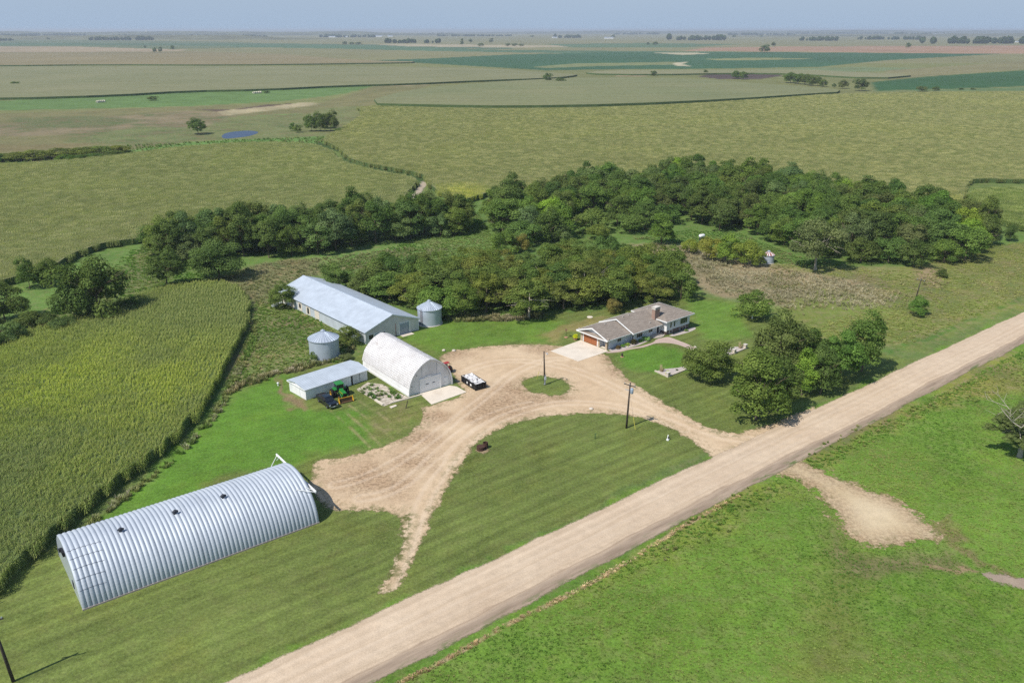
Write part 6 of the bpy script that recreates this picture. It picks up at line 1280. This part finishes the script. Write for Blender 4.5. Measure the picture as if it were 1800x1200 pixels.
def guy(px, py, tx, ty, ph, label):
    x, y = G(px, py); ex, ey = G(tx, ty); t = thing('guy_wire', label, 'guy wire', (x, y)); v = Vector((ex-x, ey-y, ph)); MB().tube([(0, 0, 0), v], .012, 5).build('wire', galv_dark, t); MB().tube([v*.03, v*.3], .045, 6).build('guard', ylw, t)
guy(1117, 757, 1101, 752, 8.6, 'yellow guarded guy wire beside the pole on the oval lawn'); guy(943, 668, 957.5, 676, 7.6, 'yellow guarded guy wire on the grass island')
# ---- small things
x, y = G(845, 790); fr_ = thing('fire_barrel', 'low wide rusty burn barrel at the gravel edge of the oval lawn', 'barrel', (x, y)); MB().lathe([(.7, 0), (.7, .65), (.64, .65), (.64, .1)], n=22).build('drum', rust, fr_); MB().lathe([(.74, .6), (.74, .67), (.66, .67)], n=22).build('rim', rust, fr_)
x, y = G(853.5, 787); fr_ = thing('fire_barrel', 'narrower taller rusty burn barrel right of the wide one', 'barrel', (x, y)); MB().lathe([(.45, 0), (.48, .5), (.45, 1.1), (.40, 1.1), (.40, .1)], n=18).build('drum', rust, fr_); MB().lathe([(.5, .5), (.5, .58)], n=18, caps=False).build('hoop', rust, fr_)
sheet('dirt_patch', smooth_poly(GP([(838, 788), (850, 783), (860, 789), (856, 796), (843, 796)]), 1), .006, MATS.setdefault('burnt', gravel_material('burnt_soil', (.26, .19, .11), (.34, .26, .16), .5)), .4, .8)
x, y = G(1174, 773); mb_ = thing('yard_marker', 'small white and black yard marker standing at the right end of the oval lawn', 'yard marker', (x, y), R(60)); mb_.scale = (.7, .7, .75); MB().box(-.4, .4, -.3, .3, 0, .3).build('base', white, mb_); MB().prism([(-.35, .3), (.35, .3), (.25, 1.15), (-.05, 1.4), (-.3, 1.1)], -.08, .08, 'y').build('panel', white, mb_); MB().box(-.2, .25, -.1, -.083, .5, 1.0).build('plate', black, mb_); MB().box(.1, .35, -.25, .25, .3, .75).build('dark_box', black, mb_)
x, y = G(1046, 771); gq = thing('hydrant', 'small dark green water hydrant post on the oval lawn', 'hydrant', (x, y)); MB().tube([(0, 0, 0), (0, 0, 1.1)], .06, 8).build('post', simple('hydrant_green', (.03, .10, .05)), gq); MB().tube([(0, 0, 1.0), (.18, 0, 1.12), (.22, 0, .95)], .035, 6).build('spout', MATS['hydrant_green'], gq)
x, y = G(489, 677.5); wq = thing('well_pipe', 'small round white well cap on the lawn left of the low shed', 'well cap', (x, y)); MB().tube([(0, 0, 0), (0, 0, .5)], .14, 10).build('pipe', white, wq); MB().lathe([(.24, .5), (.24, .62), (.1, .72)], n=14).build('cap', white, wq)
x, y = G(1322, 560); wq = thing('well_pipe', 'small white pipe cap on the grass below the olive lawn bush', 'well cap', (x, y)); MB().tube([(0, 0, 0), (0, 0, .7)], .14, 10).build('pipe', white, wq); MB().lathe([(.22, .7), (.22, .82), (.1, .9)], n=14).build('cap', white, wq)
x, y = G(995, 593); bf = thing('bird_feeder', 'thin bird feeder pole on the grass left of the garage', 'bird feeder', (x, y)); MB().tube([(0, 0, 0), (0, 0, 2.0)], .04, 6).build('post', black, bf); MB().box(-.22, .22, -.22, .22, 1.7, 2.1).build('feeder', simple('feeder_brown', (.2, .12, .07)), bf); MB().lathe([(.45, 0), (.45, .12)], n=12).build('base_stone', simple('clay', (.45, .25, .16)), bf)
x, y = G(1093.5, 627); go = thing('lawn_ornament', 'small dark lawn ornament on a brown base at the gravel edge near the house', 'ornament', (x, y)); MB().lathe([(.4, 0), (.4, .08)], n=12).build('base', simple('clay', (.45, .25, .16)), go); MB().lathe([(.1, .08), (.22, .3), (.16, .55), (.22, .7), (.12, .9)], n=12).build('figure', simple('bronze_dark', (.05, .04, .035)), go, True)
x, y = G(713, 717); st = thing('broken_post', 'short leaning dark post in the grass by the overgrown foundation', 'post', (x, y)); MB().tube([(0, 0, -.1), (.25, .2, .7), (.45, .4, 1.5)], [.1, .09, .07], 8).build('shaft', wood_pole, st); MB().tube([(.2, .16, .5), (.1, -.3, .62)], .04, 6).build('stub', wood_pole, st)
for i, (px, py, l) in enumerate(((780, 616.5, 'pale boulder at the grass edge behind the arched barn, left one'), (798, 616.8, 'pale boulder at the grass edge behind the arched barn, right one'), (1039, 719, 'pale round stone on the gravel at the top of the oval lawn'))):
    x, y = G(px, py); bm = bmesh.new(); bmesh.ops.create_icosphere(bm, subdivisions=3, radius=.42)
    for v in bm.verts: v.co *= .85+.35*float(fbm(np.array([v.co.x*2+i*5]), np.array([v.co.y*2+v.co.z]), 9)[0]); v.co.z *= .6
    me = bpy.data.meshes.new('boulder'); bm.to_mesh(me); bm.free(); me.materials.append(simple('pale_stone_grain', (.55, .48, .40), .9)); o = link('boulder', me); o.location = (x, y, .12); tag(o, l, 'boulder')
x, y = G(487, 537); tr_ = thing('stock_trough', 'white curved trough lying under the round tree at the long barn end', 'trough', (x, y), R(-25))
b = MB(); b.prism([(-.5, .55), (-.45, .15), (-.2, 0), (.2, 0), (.45, .15), (.5, .55), (.42, .55), (.38, .2), (.15, .07), (-.15, .07), (-.38, .2), (-.42, .55)], -1.6, 1.6, 'y'); b.build('basin', white, tr_)
b = MB(); b.prism([(-.44, .5), (.44, .5), (.2, .04), (-.2, .04)], -1.62, -1.602, 'y').prism([(-.44, .5), (.44, .5), (.2, .04), (-.2, .04)], 1.602, 1.62, 'y'); b.build('end_plate', galv, tr_)
x, y = G(1233, 424); wv_ = thing('white_tank', 'small white tank showing behind the olive hedge bushes', 'tank', (x, y), R(30)); o = MB().lathe([(.1, -1.1), (.5, -1.0), (.6, -.8), (.6, .8), (.5, 1.0), (.1, 1.1)], n=18).build('barrel', white, wv_, True); o.rotation_euler = (0, math.pi/2, 0); o.location = (0, 0, 1.9); MB().box(-.7, -.55, -.5, .5, 0, 1.5).box(.55, .7, -.5, .5, 0, 1.5).build('legs', galv_dark, wv_)

# ---- hay bales in the far hayfield
straw = simple('bale_straw', (.62, .56, .44), .95, 0, .1, .2, 3)
for grp, pts in (('bales in the hayfield at far left', ((171, 181), (174, 180.6), (177, 180.4), (180, 180.2), (183, 180))), ('bales in the middle of the hayfield', ((446, 165), (449, 164.8), (452, 164.6), (455, 164.3), (458, 164)))):
    for i, p in enumerate(pts):
        x, y = G(*p); o = MB().lathe([(.9, -.75), (1.0, -.7), (1.0, .7), (.9, .75)], n=18).build('hay_bale', straw); o.rotation_euler = (math.pi/2, 0, .5+i*.3); o.location = (x, y, 1.0); o.scale = (1.2, 1.2, 1.5); tag(o, f'{ordinal(i)} pale round bale from the left of the {"group at far left of" if "far" in grp else "group in the middle of"} the hayfield', 'hay bale', grp)
# ---- farmsteads on the horizon
def far_barn(px, py, ln, wd, h, rot, label, wall=white, rf=None):
    x, y = G(px, py); t = thing('far_barn', label, 'barn', (x, y), rot, 'farm buildings on the horizon')
    MB().prism([(-wd/2, 0), (wd/2, 0), (wd/2, h*.62), (0, h*.95), (-wd/2, h*.62)], -ln/2, ln/2, 'x').build('wall', wall, t)
    b = MB(); b.hexa([(-ln/2-.5, -wd/2-.6, h*.6), (ln/2+.5, -wd/2-.6, h*.6), (ln/2+.5, 0, h*.97), (-ln/2-.5, 0, h*.97), (-ln/2-.5, -wd/2-.6, h*.63), (ln/2+.5, -wd/2-.6, h*.63), (ln/2+.5, 0, h), (-ln/2-.5, 0, h)])
    b.hexa([(-ln/2-.5, 0, h*.97), (ln/2+.5, 0, h*.97), (ln/2+.5, wd/2+.6, h*.6), (-ln/2-.5, wd/2+.6, h*.6), (-ln/2-.5, 0, h), (ln/2+.5, 0, h), (ln/2+.5, wd/2+.6, h*.63), (-ln/2-.5, wd/2+.6, h*.63)]); b.build('roof', rf or galv, t)
for a in ((666, 65.3, 60, 30, 14, .1, 'white barn in the left pair on the far horizon'), (686, 65, 50, 30, 12, .1, 'white barn, right of the left pair on the far horizon'), (584, 66.2, 60, 26, 12, 0, 'white shed on the horizon left of the pale field'), (608, 66, 45, 26, 11, 0, 'white shed on the horizon nearest the pale field'), (332, 62.5, 110, 40, 18, 0, 'long white barn on the horizon at far left'), (344, 62.2, 70, 40, 20, .2, 'short white barn on the horizon at far left'), (1070, 68.5, 70, 30, 13, 0, 'long white barn on the horizon in the middle'), (975, 67.5, 40, 24, 11, .2, 'white barn by the treeline left of the middle'), (1645, 62.5, 90, 40, 24, 0, 'white barn above the treeline at right'), (1655, 62.3, 50, 40, 22, .3, 'second white barn above the treeline at right'), (1714, 73.5, 26, 14, 8, 0, 'white house among the trees at right'), (1690, 74, 18, 12, 7, .3, 'small white house left among the trees at right'), (1788, 75, 22, 12, 7, 0, 'pale house at the right edge among the trees')): far_barn(*a)
for px, py, h, l in ((125, 60, 45, 'pale elevator tower on the far left horizon'), (258, 60, 50, 'pale elevator tower on the horizon right of the first')):
    x, y = G(px, py); t = thing('grain_elevator', l, 'grain elevator', (x, y)); MB().box(-14, 14, -10, 10, 0, h).build('tower', simple('elevator_pale', (.62, .62, .6)), t); MB().box(-6, 6, -6, 6, h, h+9).build('head_house', simple('elevator_pale', (.62, .62, .6)), t)
# ---- low hills along the horizon
def hill(x0, x1, d, h, seed, c):
    n, m = 90, 6; V = []
    for j in range(m):
        for i in range(n):
            k = x0+(x1-x0)*i/(n-1); prof_ = math.sin(math.pi*j/(m-1)); e = min(1, min(i, n-1-i)/18)
            V.append((k*d, d*(1+.12*j/(m-1)), -.5+prof_*h*e*(.35+.9*float(fbm(np.array([k*14.]), np.array([seed*3.1]), seed)[0]))))
    i_ = np.arange(n*m).reshape(m, n); f = np.stack([i_[:-1, :-1], i_[:-1, 1:], i_[1:, 1:], i_[1:, :-1]], -1).reshape(-1, 4)
    q = Nodes('hill_cover'); q.col(q.mix(q.rng(q.noise(.004, 5), .35, .65, 0, 1), c, tuple(a*.55 for a in c))); tag(link('hills', np_mesh('hills', V, f, q.fin(.95, 0, .1), smooth=True)), kind='structure')
hill(-.80, -.22, 6200, 34, 3, (.17, .17, .09)); hill(-.85, .0, 10500, 52, 5, (.15, .16, .09)); hill(-.1, .9, 14500, 62, 8, (.14, .15, .09)); hill(.25, .9, 9000, 30, 11, (.16, .16, .085))

# ---- the air: an even haze round the whole scene, the sky outside it
if HAZE:
    hb = MB().box(-26000, 26000, -200, 34000, -1.5, 76).build('haze', None); hm = bpy.data.materials.new('air'); hm.use_nodes = True; t_ = hm.node_tree; t_.nodes.remove(t_.nodes['Principled BSDF']); pv = t_.nodes.new('ShaderNodeVolumePrincipled')
    pv.inputs['Color'].default_value = (.80, .88, 1.0, 1); pv.inputs['Density'].default_value = HAZE; pv.inputs['Anisotropy'].default_value = .1; t_.links.new(pv.outputs[0], t_.nodes['Material Output'].inputs['Volume']); hb.data.materials.append(hm); tag(hb, kind='stuff')
